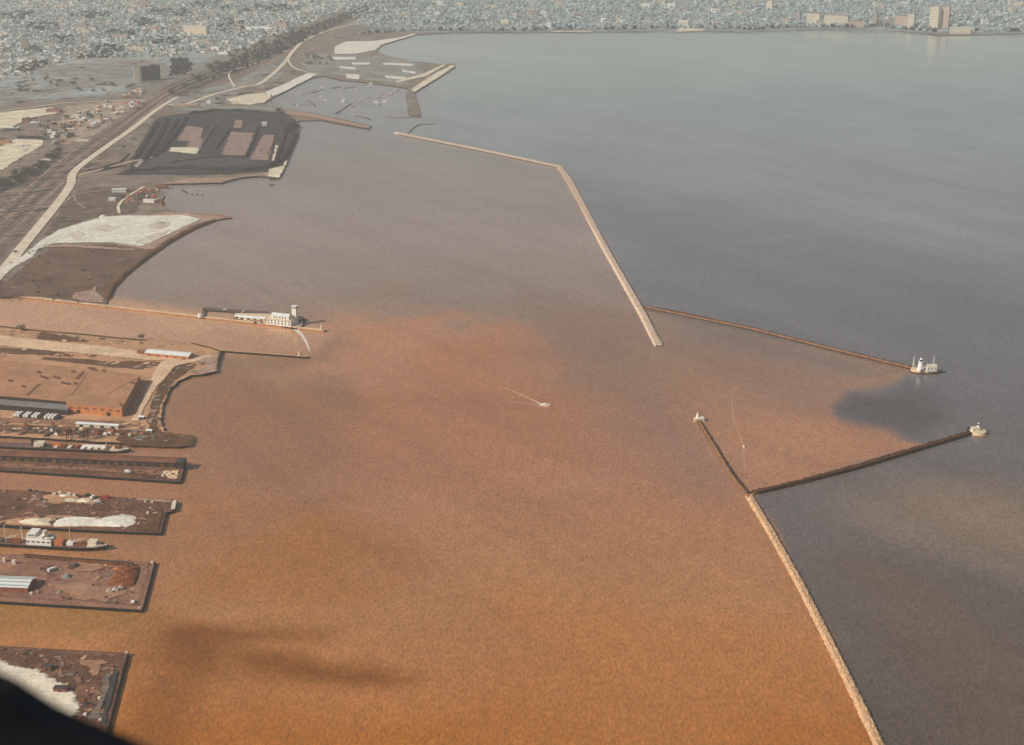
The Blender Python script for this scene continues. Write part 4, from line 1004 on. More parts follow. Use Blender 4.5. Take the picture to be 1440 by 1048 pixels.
# ------------------------------------------------------------------ long shed on the narrow pier
t, c, lx, rot = shed('long_shed', 'very long low dark roofed shed on the narrow pier', 'shed', (-80, 644), (247, 658), 15, 6.0, 1.4, PZ, 'wall_dark', 'roof_brown', doors=26, doorm='lot_dark')
c2, l2, r2 = base((248, 659), (258, 659.5), 12, PZ); t = thing('winch_house', 'square dark winch house at the outer end of the long shed', 'building', (c2[0], c2[1], PZ))
part('wall', MB().prism(rect(c2, l2, 12, r2), PZ, PZ + 8), 'wall_dark', t); part('roof', MB().prism(rect(c2, l2 + .8, 12.8, r2), PZ + 8, PZ + 8.6), 'roof_dark', t); part('door', MB().box(off(c2, r2, 0, -6.05), 2.4, .3, PZ, PZ + 3, r2), 'rust', t)
truck(180, 665, PZ, -.1, 'white lorry standing on the narrow pier in front of the long shed')
for i, (x, y, m) in enumerate(((232, 666, 'cream_paint'), (238, 664, 'wall_pink'), (243, 668, 'wood'), (236, 670, 'cream_paint'), (247, 670, 'wall_pink'), (229, 670, 'white_paint'))):
    crate(x, y, PZ, 3, 2.4, 1.8, m, 'small crate among rubble at the outer end of the narrow pier', group='crates at the end of the narrow pier')
beacon('pale post at the outer corner of the narrow pier', 259, 654, PZ, 2.6)

# ------------------------------------------------------------------ pier with white heaps
poly = ppoly([(74, 741), (72, 733), (86, 728), (110, 727), (134, 729), (150, 731), (160, 730), (168, 725), (180, 723.5), (190, 725), (195, 731), (190, 737), (180, 741), (160, 741), (140, 740), (112, 740)], PZ)
solo('salt_heap', MB().heap(rough(poly, 6, .6), PZ - .1, 2.6, R, jit=.15, power=.7), 'sand_white', 'long low white heap along the near edge of the pier', 'heap')
poly = ppoly([(22, 733), (40, 729), (74, 728), (72, 739), (50, 739), (30, 737)], PZ)
solo('sand_heap', MB().heap(rough(poly, 6, .6), PZ - .1, 1.6, R, jit=.15), 'sand_pale', 'flat pale sand heap left of the long white heap', 'heap')
for x, y, r, m, l in ((100, 703, 8, 'sand_pale', 'pale heap near the middle of the white heap pier, left of the white van'), (118, 704, 9, 'sand_pale', 'wide pale heap beside the red container on the white heap pier'), (90, 697, 5, 'sand_white', 'small white heap at the far edge of the white heap pier'), (50, 702, 5, 'sand_pink', 'small pinkish heap at the left of the white heap pier'),
                      (219, 722, 5, 'sand_pink', 'pinkish rubble heap near the outer end of the white heap pier')):
    pile(x, y, PZ, r, 1.7, m, l, ry=r * .7)
truck(137, 708, PZ, .3, 'white van parked right of the pale heaps', L=8); truck(131, 701, PZ, 1.2, 'white lorry parked at the far edge of the white heap pier')
crate(148, 701, PZ, 8, 4, 3, 'red_paint', 'rusty red container on the pier with white heaps', 'container', 'freight_container', .0)
for x, y, lx_, m in ((76, 696, 4, 'cream_paint'), (84, 694, 3, 'white_paint'), (97, 696, 4, 'white_paint'), (105, 697, 3, 'cream_paint'), (112, 700, 3, 'roof_dark'), (124, 697, 4, 'steel_dark'), (120, 699, 3, 'steel_dark'), (60, 694, 4, 'wood'), (50, 692, 5, 'wood'), (42, 691, 4, 'steel_dark'), (66, 695, 4, 'rust')):
    crate(x, y, PZ, lx_, 2.6, 2.2, m, 'one of the crates and drums strewn along the far edge of the white heap pier', group='clutter along the far edge of the white heap pier')
for x, y in ((205, 706), (214, 707), (222, 708), (212, 716), (208, 722), (204, 728), (201, 733), (216, 726), (222, 730)):
    crate(x, y, PZ, 2.6, 2.2, 1.6, R.choice(['wall_pink', 'rust', 'wood', 'cream_paint']), 'small crate on the gravel at the outer end of the white heap pier', group='crates at the outer end of the white heap pier')
a, b = W(243, 718, PZ), W(246, 705, PZ); d = (b - a); rt = math.atan2(d.y, d.x); mc = (a + b) / 2
t = thing('moored_barge', 'narrow pale barge end standing against the outer corner of the white heap pier', 'barge', (mc.x, mc.y, 0))
mb, dk = hull_mb(d.length, 4.5, 4.2, -.5, .15); part('hull', xf(mb, (mc.x, mc.y), rt), 'steel_dark', t); part('deck', xf(dk, (mc.x, mc.y), rt, .3), 'cream_paint', t)

# ------------------------------------------------------------------ ships
def ship(label, p_bow, p_stern, B, h, build, name='cargo_ship'):
    a, b = W(*p_stern), W(*p_bow); d = b - a; L = d.length; ang = math.atan2(d.y, d.x); n = Vector((-math.sin(ang), math.cos(ang), 0)); o = (a + b) / 2 + n * B / 2
    t = thing(name, label, 'ship', (o.x, o.y, 0)); mb, dk = hull_mb(L, B, h, -1, .16, 24, .7, 1.4)
    part('hull', xf(mb, o, ang), 'hull_black', t); part('deck', xf(dk, o, ang), 'deck_brown', t)
    def P(nm, mb, m, parent=None): return part(nm, xf(mb, o, ang), m, parent or t)
    build(P, L, h); return t
def freighter(P, L, h):
    b = L / 2
    P('forecastle', MB().prism([(b - 22, -5.5), (b - 14, -5.0), (b - 3, -.6), (b - 3, .6), (b - 14, 5.0), (b - 22, 5.5)], h, h + 2.6), 'cream_paint')
    P('forecastle_house', MB().box((b - 17, 0), 9, 7, h + 2.6, h + 6.2), 'cream_paint'); P('windlass', MB().box((b - 8, 0), 3, 3, h + 2.6, h + 4), 'steel_dark')
    s = P('superstructure', MB().box((b - 72, 0), 26, 13, h, h + 6.5), 'white_paint'); P('bridge_deck', MB().box((b - 76, 0), 17, 12, h + 6.5, h + 9.6), 'white_paint'); P('bridge', MB().box((b - 79, 0), 9, 13.5, h + 9.6, h + 12.6), 'white_paint')
    for i in range(5): P('window', MB().box((b - 83 + 5.4 * i, -6.52), 3, .2, h + 3.2, h + 4.6), 'glass_dark', s)
    P('bridge_window', MB().box((b - 79, -6.76), 7, .2, h + 10.8, h + 11.8), 'glass_dark')
    P('funnel', MB().cyl(b - 67, 0, h + 6.5, h + 13, 2.6, 2.3, 16).cyl(b - 67, 0, h + 13, h + 14, 2.35, 2.3, 16), 'cream_paint'); P('lifeboat', MB().blob((b - 63, -5, h + 8), 3.6, 1.2, 1.0, R, .03, 0, 10, 6), 'cream_paint'); P('lifeboat', MB().blob((b - 63, 5, h + 8), 3.6, 1.2, 1.0, R, .03, 0, 10, 6), 'cream_paint')
    P('deck_cargo', MB().box((b - 52, -1), 9, 8, h, h + 5.2), 'orange_paint'); P('winch_house', MB().box((b - 41, 0), 7, 6, h, h + 3.2), 'white_paint')
    P('hatch', MB().box((b - 30, 0), 12, 8, h, h + 1.6), 'rust'); P('hatch', MB().box((b - 100, 0), 14, 8, h, h + 1.6), 'rust'); P('hatch', MB().box((b - 120, 0), 14, 8, h, h + 1.6), 'wood')
    for mx in (-41, -92, -110):
        m_ = P('mast', MB().bar((b + mx, 0, h), (b + mx, 0, h + 17), .4, 6), 'cream_paint')
        for sg in (-1, 1): P('derrick_boom', MB().bar((b + mx, sg * 1.2, h + 3.5), (b + mx + (14 if mx > -60 else 13), sg * 3, h + 6.5), .3, 5), 'cream_paint', m_)
ship('black hulled cargo ship with tall white superstructure moored between two piers', (151, 779), (-95, 764.5), 15, 4.2, freighter)
def laker(P, L, h):
    b = L / 2
    P('forecastle', MB().prism([(b - 24, -6.5), (b - 14, -5.5), (b - 3, -.6), (b - 3, .6), (b - 14, 5.5), (b - 24, 6.5)], h, h + 1.8), 'cream_paint'); P('pilothouse', MB().box((b - 16, 0), 6, 6, h + 1.8, h + 5), 'rust')
    for i in range(11): P('hatch', MB().box((b - 34 - 8.2 * i, .5), 4.6, 8, h, h + 1.1), R.choice(['cream_paint', 'cream_paint', 'rust', 'white_paint', 'steel_dark']))
    P('deck_house', MB().box((b - 46, 3.6), 28, 4, h, h + 2.4), 'white_paint'); P('deck_house', MB().box((b - 92, 3.2), 12, 4, h, h + 3.4), 'orange_paint'); P('after_house', MB().box((b - 112, 1.5), 12, 9, h, h + 4.6), 'cream_paint')
    P('funnel', MB().cyl(b - 121, 1, h, h + 8, 1.9, 1.6, 14), 'steel_dark'); P('mast', MB().bar((b - 30, 0, h), (b - 30, 0, h + 12), .35, 6), 'cream_paint'); P('mast', MB().bar((b - 80, 2, h), (b - 80, 2, h + 10), .35, 6), 'wood')
    P('rail', MB().box((b - 70, -6.7), 92, .25, h, h + 1.0), 'wood')
ship('long dark ship with a cluttered deck moored above the long shed pier', (182, 640.5), (-30, 631), 14, 3.8, laker)

# ------------------------------------------------------------------ pier with ore pile
t, c, lx, rot = shed('pier_shed', 'striped teal and white roofed shed with a red brick front', 'shed', (-90, 828.5), (39, 833.5), 21, 5.2, 2.6, PZ, 'brick_red', 'roof_white', doors=6, doorm='rust')
rfm = [x for x in t.children if x.name.startswith('roof')][0]
for k in (-.78, -.3, .3, .75):
    q = off(c, rot, 0, k * 10.5); zr = PZ + 5.2 + 2.6 * (1 - abs(k)) + .16
    sl = -math.copysign(2.6 / 10.5, k); vs = []
    for sx in (-1, 1):
        for sy in (-1, 1):
            g = off(c, rot, sx * lx / 2, k * 10.5 + sy * 1.15); vs.append((g[0], g[1], zr + sy * 1.15 * sl))
    part('roof_stripe', MB().add(vs, [(0, 2, 3, 1)]), 'roof_teal', rfm)
poly = ppoly([(150, 824), (158, 812), (164, 803), (166, 799), (180, 796), (197, 797), (196, 806), (189, 824), (180, 827), (165, 824)], PZ)
solo('ore_heap', MB().heap(rough(poly, 5, .5), PZ - .1, 4.2, R, jit=.14, rings=7, power=.6), 'rust', 'large rust red ore pile near the outer end of the pier', 'heap')
pile(165, 800, PZ, 5, 2.0, 'orange_paint', 'small orange heap against the far side of the rust red ore pile', ry=4)
for x, y, r, h, m, l in ((105, 797, 6.5, 3.6, 'scrap_dark', 'dark scrap heap near the far edge of the ore pile pier'), (94, 811, 5.5, 3.2, 'roof_grey', 'grey heap in the middle of the ore pile pier'), (131, 824, 3.2, 2.0, 'scrap_dark', 'small dark heap left of the ore pile'), (149, 841, 3.6, 1.8, 'scrap_dark', 'small dark heap near the near edge of the ore pile pier'),
                          (84, 833, 4, 1.8, 'soil_grey', 'low grey heap in front of the striped shed'), (110, 830, 2.5, 1.2, 'rust', 'small rusty heap in the middle of the ore pile pier'), (141, 801, 2.6, 1.2, 'rust', 'small rusty heap left of the orange heap')):
    pile(x, y, PZ, r, h, m, l)
truck(73, 803, PZ, .9, 'white lorry between the striped shed and the dark heaps', L=9)
for x, y, lx_, m, l in ((154, 834, 6, 'cream_paint', 'cream machine at the near foot of the ore pile, leftmost of three'), (162, 832, 5, 'white_paint', 'white machine at the near foot of the ore pile, middle of three'), (170, 829, 4.5, 'cream_paint', 'cream machine at the near foot of the ore pile, rightmost of three')):
    o = W(x, y, PZ); t = thing('loader', l, 'loader', (o.x, o.y, PZ)); part('body', MB().box((o.x, o.y), lx_, 2.6, PZ + .9, PZ + 2.6, .3), m, t); part('cabin', MB().box((o.x - .6, o.y), 1.8, 2, PZ + 2.6, PZ + 4, .3), m, t); part('track', MB().box((o.x, o.y), lx_ * .9, 3.1, PZ, PZ + .9, .3), 'tyre', t); part('bucket', MB().box(off((o.x, o.y), .3, lx_ * .62, 0), 1.2, 2.8, PZ + .2, PZ + 1.6, .3), 'steel_dark', t)
crate(187, 848, PZ, 3.4, 3, 2.2, 'white_paint', 'white crate near the outer corner of the ore pile pier'); crate(196, 856, PZ, 2.2, 2.2, 1.6, 'cream_paint', 'cream bollard box at the near outer corner of the ore pile pier'); crate(214, 791.5, PZ, 2.2, 2.2, 1.6, 'cream_paint', 'cream bollard box at the far outer corner of the ore pile pier')
crate(52, 834, PZ, 3, 2.2, 2.2, 'wall_pink', 'pink crate beside the striped shed gable'); crate(44, 836, PZ, 2.4, 2.2, 2, 'white_paint', 'small white crate in front of the striped shed gable')
crate(20, 793, PZ, 4, 3, 4, 'wall_cream', 'cream tank house behind the striped shed'); crate(6, 790, PZ, 3, 3, 4, 'cream_paint', 'yellowish hut behind the left end of the striped shed')
a0, a1 = W(34, 784, PZ), W(188, 796.5, PZ); d = a1 - a0; ang = math.atan2(d.y, d.x); mc = (a0 + a1) / 2
t = thing('conveyor_gallery', 'long low rusty conveyor gallery along the far edge of the ore pile pier', 'conveyor', (mc.x, mc.y, PZ))
part('gallery', MB().box((mc.x, mc.y), d.length, 2.4, PZ + 1.2, PZ + 3.4, ang), 'rust', t); part('gallery_roof', MB().box((mc.x, mc.y), d.length + .4, 2.8, PZ + 3.4, PZ + 3.7, ang), 'scrap_dark', t)
for i in range(10):
    q = off((mc.x, mc.y), ang, (i - 4.5) * d.length / 10, 0); part('trestle', MB().box(q, .5, 2.2, PZ, PZ + 1.2, ang), 'steel_dark', t)

# ------------------------------------------------------------------ nearest pier
for x, y, lx_, ly_, h, l in ((67, 941, 8, 6, 3.4, 'dark brown box shed on the white sand, the upper of two'), (86, 972, 11, 5.5, 3.6, 'dark brown box shed on the white sand, the lower of two')):
    o = W(x, y, PZ); t = thing('store_shed', l, 'shed', (o.x, o.y, PZ)); part('wall', MB().box((o.x, o.y), lx_, ly_, PZ, PZ + h, -.08), 'brick_red', t); part('roof', MB().box((o.x, o.y), lx_ + .5, ly_ + .5, PZ + h, PZ + h + .35, -.08), 'roof_dark', t); part('door', MB().box((o.x, o.y - ly_ / 2 - .1), 2, .3, PZ, PZ + 2.4, -.08), 'wall_dark', t)
for i, (x, y) in enumerate(((140, 983), (143, 989), (138, 1006), (141, 1014), (120, 1006))):
    crate(x, y, PZ, 2.6, 2.2, 1.8, R.choice(['cream_paint', 'roof_grey', 'white_paint']), 'small pale crate near the right edge of the nearest pier', group='crates on the nearest pier')
pile(120, 990, PZ, 3.5, 1.6, 'scrap_dark', 'low dark heap beside the white sand on the nearest pier'); crate(178, 918.5, PZ, 2, 2, 1.4, 'cream_paint', 'pale bollard box at the far outer corner of the nearest pier'); pile(118, 985, PZ, 3, 1.3, 'rust', 'low rusty heap on the nearest pier')

# ------------------------------------------------------------------ clutter on the quay above the moored ship
for i in range(46):
    x = R.uniform(20, 205); y = 606 + (x / 205) * 6 + R.uniform(-6, 3)
    if 105 < x < 170 and y < 604: y += 5
    crate(x, y, PZ, R.uniform(2.4, 5.5), R.uniform(2, 3.5), R.uniform(1.4, 3), R.choice(['cream_paint', 'wall_pink', 'rust', 'wood', 'white_paint', 'roof_grey', 'scrap_dark', 'orange_paint']), 'one of many crates and machines strewn along the quay behind the moored ship', group='clutter on the quay behind the moored ship')
for i, (x, y) in enumerate(((14, 606), (40, 604), (56, 609), (78, 606), (30, 611), (66, 613), (88, 612))): pile(x, y, PZ, R.uniform(4, 7), R.uniform(1.5, 3), R.choice(['scrap_dark', 'lot_dark', 'soil_brown']), 'dark heap on the quay left of the portal cranes', group='dark heaps on the quay', ry=4)
for i, (x, y) in enumerate(((4, 560), (9, 560.5), (14, 561), (20, 561.5), (26, 562.2))): crate(x, y, PZ + 7.5, 3.4, 2.4, 2.2, 'white_paint', 'white box standing on the loading wing roof', group='white boxes on the loading wing roof')
# ------------------------------------------------------------------ trees
def crown_mesh(name, rnd, w, h, n, leaf, mats=('leaf_dark', 'leaf_mid')):
    """crown of many small leaf clumps spread through a lumpy volume"""
    mb = MB(); lobes = [(rnd.uniform(-.5, .5) * w, rnd.uniform(-.5, .5) * w, h * rnd.uniform(.4, .85), rnd.uniform(.28, .5) * w) for _ in range(6)]
    for i in range(n):
        lx_, ly_, lz_, r = rnd.choice(lobes)
        th = rnd.uniform(0, 6.28); u = rnd.uniform(-1, 1); rr = r * rnd.uniform(.45, 1.05); s = math.sqrt(1 - u * u)
        c = (lx_ + rr * s * math.cos(th), ly_ + rr * s * math.sin(th), lz_ + rr * u * .85)
        k = leaf * rnd.uniform(.6, 1.4); vs = [(c[0] + k * rnd.uniform(-1, 1), c[1] + k * rnd.uniform(-1, 1), c[2] + k * rnd.uniform(-.7, .7)) for _ in range(4)]
        mb.add(vs, [(0, 1, 2), (0, 2, 3), (0, 3, 1), (1, 3, 2)], 0 if rnd.random() < .55 else 1)
    return mb.mesh(name, list(mats))
def trunk_mesh(rnd, h, r):
    mb = MB(); mb.cyl(0, 0, -.3, h * .55, r, r * .55, 7)
    for i in range(5):
        a = rnd.uniform(0, 6.28); z = h * rnd.uniform(.3, .5); mb.bar((0, 0, z), (math.cos(a) * h * .28, math.sin(a) * h * .28, z + h * .28), r * .35, 4)
    return mb.mesh('trunk', 'bark')
rt_ = random.Random(21)
TREES = [(crown_mesh('crown', rt_, 9, 9, 420, .75), trunk_mesh(rt_, 9, .35)), (crown_mesh('crown', rt_, 7, 11, 420, .7, ('leaf_mid', 'leaf_grey')), trunk_mesh(rt_, 10, .3)), (crown_mesh('crown', rt_, 11, 10, 480, .85, ('leaf_dark', 'leaf_grey')), trunk_mesh(rt_, 9, .4))]
def tree(x, y, s, label, group=None, z=LZ, k=None, nm='tree'):
    o = W(x, y, z); cr, tr = TREES[rt_.randrange(3) if k is None else k]
    t = thing(nm, label, 'tree', (o.x, o.y, z), group); t.scale = (s, s, s); t.rotation_euler = (0, 0, rt_.uniform(0, 6.28))
    for n_, m_ in (('crown', cr), ('trunk', tr)):
        c = link(bpy.data.objects.new(n_, m_)); c.parent = t
    return t
tree(30, 465, 1.0, 'dark round tree standing alone on the river bank, with its shadow beside it', z=PZ, k=0); tree(200, 475.5, .7, 'small dark tree just left of the white roofed shed', z=PZ, k=2)
tree(394, 158, 1.5, 'dark tree at the shore end of the sand coloured jetty', k=2); tree(306, 142, 1.2, 'dark tree beside the pale lot behind the coal yard', k=0)
for i in range(34):
    u = i / 33; x = -6 + 92 * u + R.uniform(-3, 3); y = 266 - 52 * u ** 1.25 + R.uniform(-5, 5); tree(x, y, R.uniform(1.0, 1.6), 'one of the dark trees in the belt between pale lot and railway', 'trees in the belt by the pale lot')
for i in range(26):
    x = R.uniform(60, 130); y = 205 + (x - 60) * -.35 + R.uniform(-28, 8); tree(x, y, R.uniform(.8, 1.3), 'one of the brownish trees among the sheds left of the railway', 'trees among the sheds by the railway')
for i in range(44):
    u = R.random(); x = 238 + 190 * u; y = 132 - 88 * u + R.uniform(-3, 8) - 10 * math.sin(u * 3.1) ; tree(x, y, R.uniform(1.2, 2.0), 'one of the dark trees lining the railway above the marina', 'trees lining the railway', k=0 if i % 2 else 2)
for i in range(22):
    tree(R.uniform(0, 190), R.uniform(112, 130), R.uniform(.9, 1.5), 'one of the trees scattered over the dull green field', 'trees on the green field')
for i in range(16):
    tree(R.uniform(425, 470), R.uniform(80, 92) , R.uniform(.8, 1.3), 'one of the dark trees in the park beside the marina', 'trees in the marina park', k=0)

# uncountable woods and street trees of the far town, each one mesh
def wood(name, spots, rmin, rmax, mats, rnd, squash=.8):
    mb = MB()
    for X, Y in spots:
        r = rnd.uniform(rmin, rmax); k = 0 if rnd.random() < .5 else 1
        for _ in range(3):
            mb.blob((X + rnd.uniform(-.6, .6) * r, Y + rnd.uniform(-.6, .6) * r, LZ + r * rnd.uniform(.6, 1.1)), r * rnd.uniform(.5, .8), r * rnd.uniform(.5, .8), r * squash * rnd.uniform(.5, .9), rnd, .35, k, 5, 3)
    o = struct(name, mb, mats, kind='stuff'); return o
def in_poly(p, poly):
    c = False; n = len(poly)
    for i in range(n):
        x0, y0 = poly[i]; x1, y1 = poly[(i + 1) % n]
        if (y0 > p[1]) != (y1 > p[1]) and p[0] < (x1 - x0) * (p[1] - y0) / (y1 - y0) + x0: c = not c
    return c
mat('wood_hazy', PC(152, 162, 160, 6000), .25, .03, scale2=.2); mat('wood_dark', PC(112, 118, 116, 5000), .25, .03, scale2=.2); mat('wood_pale', PC(168, 175, 171, 6000), .25, .03, scale2=.2)  # wood_hazy and wood_pale are lightened: haze put into the foliage colour
town = [(-80, 128), (40, 108), (70, 92), (112, 84), (190, 82), (236, 82), (300, 74), (340, 72), (420, 40), (480, 16), (560, -6), (640, -30), (-80, -30)]
lots = [(-30, 205), (-30, 158), (80, 150), (95, 142), (212, 136), (170, 164), (120, 190), (60, 195)]
def scatter(poly, n, rnd):
    xs_ = [p[0] for p in poly]; ys_ = [p[1] for p in poly]; out = []
    wp = ppoly(poly); X0, X1 = min(p[0] for p in wp), max(p[0] for p in wp); Y0, Y1 = min(p[1] for p in wp), max(p[1] for p in wp)
    while len(out) < n:
        p = (rnd.uniform(X0, X1), rnd.uniform(Y0, Y1))
        if in_poly(p, wp): out.append(p)
    return out
rw = random.Random(77)
wood('town_trees', scatter(town, 5200, rw), 5, 10, ['wood_hazy', 'wood_pale'], rw)
farw = [(560, 44.5), (600, 45), (700, 44.5), (760, 43), (830, 43.2), (900, 42.5), (945, 41), (958, 36), (985, 35), (1000, 42.5), (1100, 40.5), (1160, 38.5), (1220, 38), (1290, 41), (1340, 46), (1440, 44.5), (1500, 45), (1500, -8), (640, -16), (480, 12), (500, 30), (530, 42)]
wood('far_wood', scatter(farw, 5200, rw), 6, 11, ['wood_hazy', 'wood_pale'], rw)
# darker tree line on the far bank
line = [(505, 52), (540, 48), (580, 45), (640, 45), (700, 45.5), (740, 45), (800, 43.6), (860, 43.6), (940, 41.5), (1000, 42.5), (1060, 43.5), (1110, 41), (1160, 40), (1220, 40), (1260, 42), (1300, 46), (1345, 48), (1400, 47), (1440, 46)]
sp = []
for i in range(len(line) - 1):
    a, b = W(*line[i]), W(*line[i + 1])
    for j in range(int((b - a).length / 7)):
        if rw.random() < .72:
            p = a.lerp(b, rw.random()); sp.append((p.x + rw.uniform(-8, 8), p.y + rw.uniform(8, 60)))
wood('shore_wood', sp, 6, 11, ['wood_dark', 'wood_hazy'], rw)
belt = [(300, 100), (330, 84), (390, 60), (430, 42), (480, 22), (520, 8), (540, 8), (500, 26), (450, 48), (400, 74), (335, 104), (300, 112)]
wood('railway_wood', scatter(belt, 420, rw), 4, 8, ['wood_dark', 'wood_dark'], rw)
wood('town_grove', scatter([(300, 40), (320, 26), (342, 30), (344, 44), (316, 50)], 130, rw) + scatter([(238, 108), (240, 86), (262, 84), (276, 96), (258, 108)], 140, rw) + scatter([(20, 99), (60, 84), (66, 92), (40, 104)], 90, rw) + scatter([(110, 84), (114, 79), (160, 76), (156, 82)], 90, rw), 4, 7, ['wood_dark', 'wood_dark'], rw)

gr = []
for gx_, gy_, gw in ((60, 40, 26), (130, 24, 30), (175, 50, 24), (230, 62, 22), (20, 24, 26), (240, 20, 36), (330, 14, 40), (90, 58, 18), (150, 72, 20), (395, 14, 34), (290, 8, 26), (200, 34, 20)):
    gr += scatter([(gx_ - gw, gy_), (gx_ - gw * .3, gy_ - 5), (gx_ + gw, gy_ - 3), (gx_ + gw * .6, gy_ + 4), (gx_ - gw * .2, gy_ + 5)], 85, rw)
wood('town_grove', gr, 6, 12, ['wood_dark', 'wood_hazy'], rw)

# ------------------------------------------------------------------ houses
def house_mesh(lx, ly, h, rh, wall, roof):
    return MB().gable((0, 0), lx, ly, 0, h, rh, 0, 0, 1, .4).mesh('house', [wall, roof])
WALLS = ['dull_cream', 'dull_grey', 'dull_pink', 'white_paint', 'wall_grey', 'dull_cream']; ROOFS = ['roof_grey', 'dull_grey', 'dull_cream', 'roof_grey', 'dull_pink', 'roof_white']
HM = [house_mesh(rt_.uniform(10, 15), rt_.uniform(7.5, 9.5), rt_.uniform(5, 7.5), rt_.uniform(2.2, 3.4), WALLS[i % 6], ROOFS[(i * 5 + i // 3) % 6]) for i in range(12)]
A0, A1 = W(0, 330), W(430, 50); GA = math.atan2(A1.y - A0.y, A1.x - A0.x)      # the streets run with the railway
ca_, sa_ = math.cos(GA), math.sin(GA)
wt = ppoly(town); cand = []
for r in range(-60, 60):
    for k in range(-160, 160):
        X = A1.x + ca_ * k * 15.5 - sa_ * (r * 34 + (7 if k % 2 else -7)); Y = A1.y + sa_ * k * 15.5 + ca_ * (r * 34)
        if Y > 2500 and in_poly((X, Y), wt) and rt_.random() < .36: cand.append((X + rt_.uniform(-2, 2), Y + rt_.uniform(-2, 2)))
cand.sort(key=lambda p: p[0] ** 2 + p[1] ** 2)
vis = [p for p in cand if -10 < px_of(*p)[0] < 1450 and px_of(*p)[1] > -4]
first = vis[:240]
for X, Y in first:
    i = rt_.randrange(12); o = link(bpy.data.objects.new('house', HM[i])); o.location = (X, Y, LZ); o.rotation_euler = (0, 0, GA + (math.pi / 2 if rt_.random() < .5 else 0) + rt_.uniform(-.06, .06))
    s_ = rt_.uniform(.85, 1.25); o.scale = (s_, s_, s_)
    tag(o, 'one of the small gabled houses among trees in the hazy town above the railway', 'house', 'small houses of the hazy town')
bulk = [MB() for _ in range(1)]; mats_ = WALLS[:4] + ['roof_grey', 'dull_grey', 'roof_white', 'dull_cream', 'dull_pink']
names_ = list(dict.fromkeys(mats_)); mbk = MB()
for X, Y in vis[240:2300]:
    mbk.gable((X, Y), rt_.uniform(10, 16), rt_.uniform(7.5, 10), LZ, rt_.uniform(5, 8), rt_.uniform(2, 3.4), GA + (math.pi / 2 if rt_.random() < .5 else 0), names_.index(rt_.choice(WALLS[:4])), names_.index(rt_.choice(['roof_grey', 'dull_grey', 'roof_white', 'dull_cream', 'dull_pink'])))
struct('town_houses', mbk, names_, kind='stuff')

# ------------------------------------------------------------------ larger town buildings
def block(label, x, y, w, d, h, rot, wall, roof='roof_grey', bands=3, group=None, name='building', cat='building', z=LZ, plant=True):
    o = W(x, y, z); t = thing(name, label, cat, (o.x, o.y, z), group)
    part('wall', MB().prism(rect((o.x, o.y), w, d, rot), z, z + h), wall, t); rf = part('roof', MB().prism(rect((o.x, o.y), w + .5, d + .5, rot), z + h, z + h + .8), roof, t)
    if plant: part('roof_hut', MB().prism(rect(off((o.x, o.y), rot, w * .18, 0), w * .2, d * .4, rot), z + h + .8, z + h + 3.6), wall, rf)
    for b in range(bands):
        zz = z + h * (b + .45) / bands; part('window_band', MB().prism(rect((o.x, o.y), w + .12, d + .12, rot), zz, zz + min(1.5, h / bands * .4)), 'wall_grey' if 'slate' not in wall else 'glass_dark', t)
    return t
block('dark slab block with a pale lit end wall, tallest building left of the railway', 211, 113, 66, 20, 47, .72, 'wall_slate', 'roof_grey', 8)
o = W(193, 117, LZ); t = thing('lit_end_wall', 'pale end wall of the dark slab block, sunlight painted in', 'tower', (o.x, o.y, LZ)); part('wall', MB().prism(rect((o.x, o.y), 19, 18, .3), LZ, LZ + 52), 'wall_cream', t); part('roof', MB().prism(rect((o.x, o.y), 20, 19, .3), LZ + 52, LZ + 53), 'roof_grey', t)  # slab's sunlit end and shaded front painted as cream and slate walls
block('large cream flat faced mill building above the railway', 277, 49, 96, 40, 36, -.15, 'cream_paint', 'wall_cream', 0)
block('long thin white flat building right of the cream mill', 365, 42, 122, 16, 11, -.30, 'white_paint', 'roof_white', 1)
block('pinkish block at the end of the long thin white building', 399, 41, 36, 24, 26, -.2, 'wall_pink', 'roof_grey', 4)
block('tall pink tower block near the left edge of the photo', 36, 72, 26, 20, 44, .2, 'wall_pink', 'roof_grey', 7)
block('long cream low roofed hall near the left edge of the town', 6, 50, 60, 16, 9, -.3, 'wall_cream', 'wall_cream', 1); block('long white low hall below the cream hall at the left edge', 5, 60, 60, 14, 8, -.3, 'white_paint', 'wall_grey', 1)
block('pinkish low hall beside the dark grove in the town', 98, 71, 56, 18, 9, -.1, 'wall_pink', 'wall_pink', 1); block('long cream low hall above the dark slab block', 192, 71, 62, 18, 10, -.1, 'wall_cream', 'cream_paint', 1)
block('pink and cream tower at the top edge above the town', 201, 12, 34, 22, 40, .1, 'wall_pink', 'wall_cream', 6); block('cream low building under trees near the railway curve', 427, 19, 70, 24, 10, -.2, 'wall_cream', 'cream_paint', 1)
block('small cream block at the top edge right of the pink tower', 322, 3, 46, 26, 22, .1, 'wall_cream', 'roof_tan', 3); block('pale pink hall left of the rail belt below the cream mill', 288, 61, 46, 20, 12, -.2, 'wall_pink', 'wall_pink', 1)
block('low white shed pair below the cream mill', 302, 70, 46, 18, 8, -.35, 'white_paint', 'roof_white', 1); block('white shed nearest the rail belt below the cream mill', 315, 76, 40, 16, 8, -.35, 'white_paint', 'wall_grey', 1); block('round cornered white shed above the rail belt', 344, 65, 16, 16, 9, .1, 'white_paint', 'roof_white', 1)
block('white shed between the pale pink hall and the rail belt', 318, 62, 26, 18, 10, -.3, 'white_paint', 'roof_white', 1); block('brown brick hall right of the tall pink tower block', 60, 84, 36, 18, 9, -.1, 'wall_pink', 'roof_white', 1); block('small white block on the edge of the green field', 83, 84, 20, 14, 10, 0, 'white_paint', 'roof_white', 1)
block('slate block beside the tall pink tower block', 47, 73, 24, 18, 22, .2, 'wall_slate', 'roof_dark', 3)
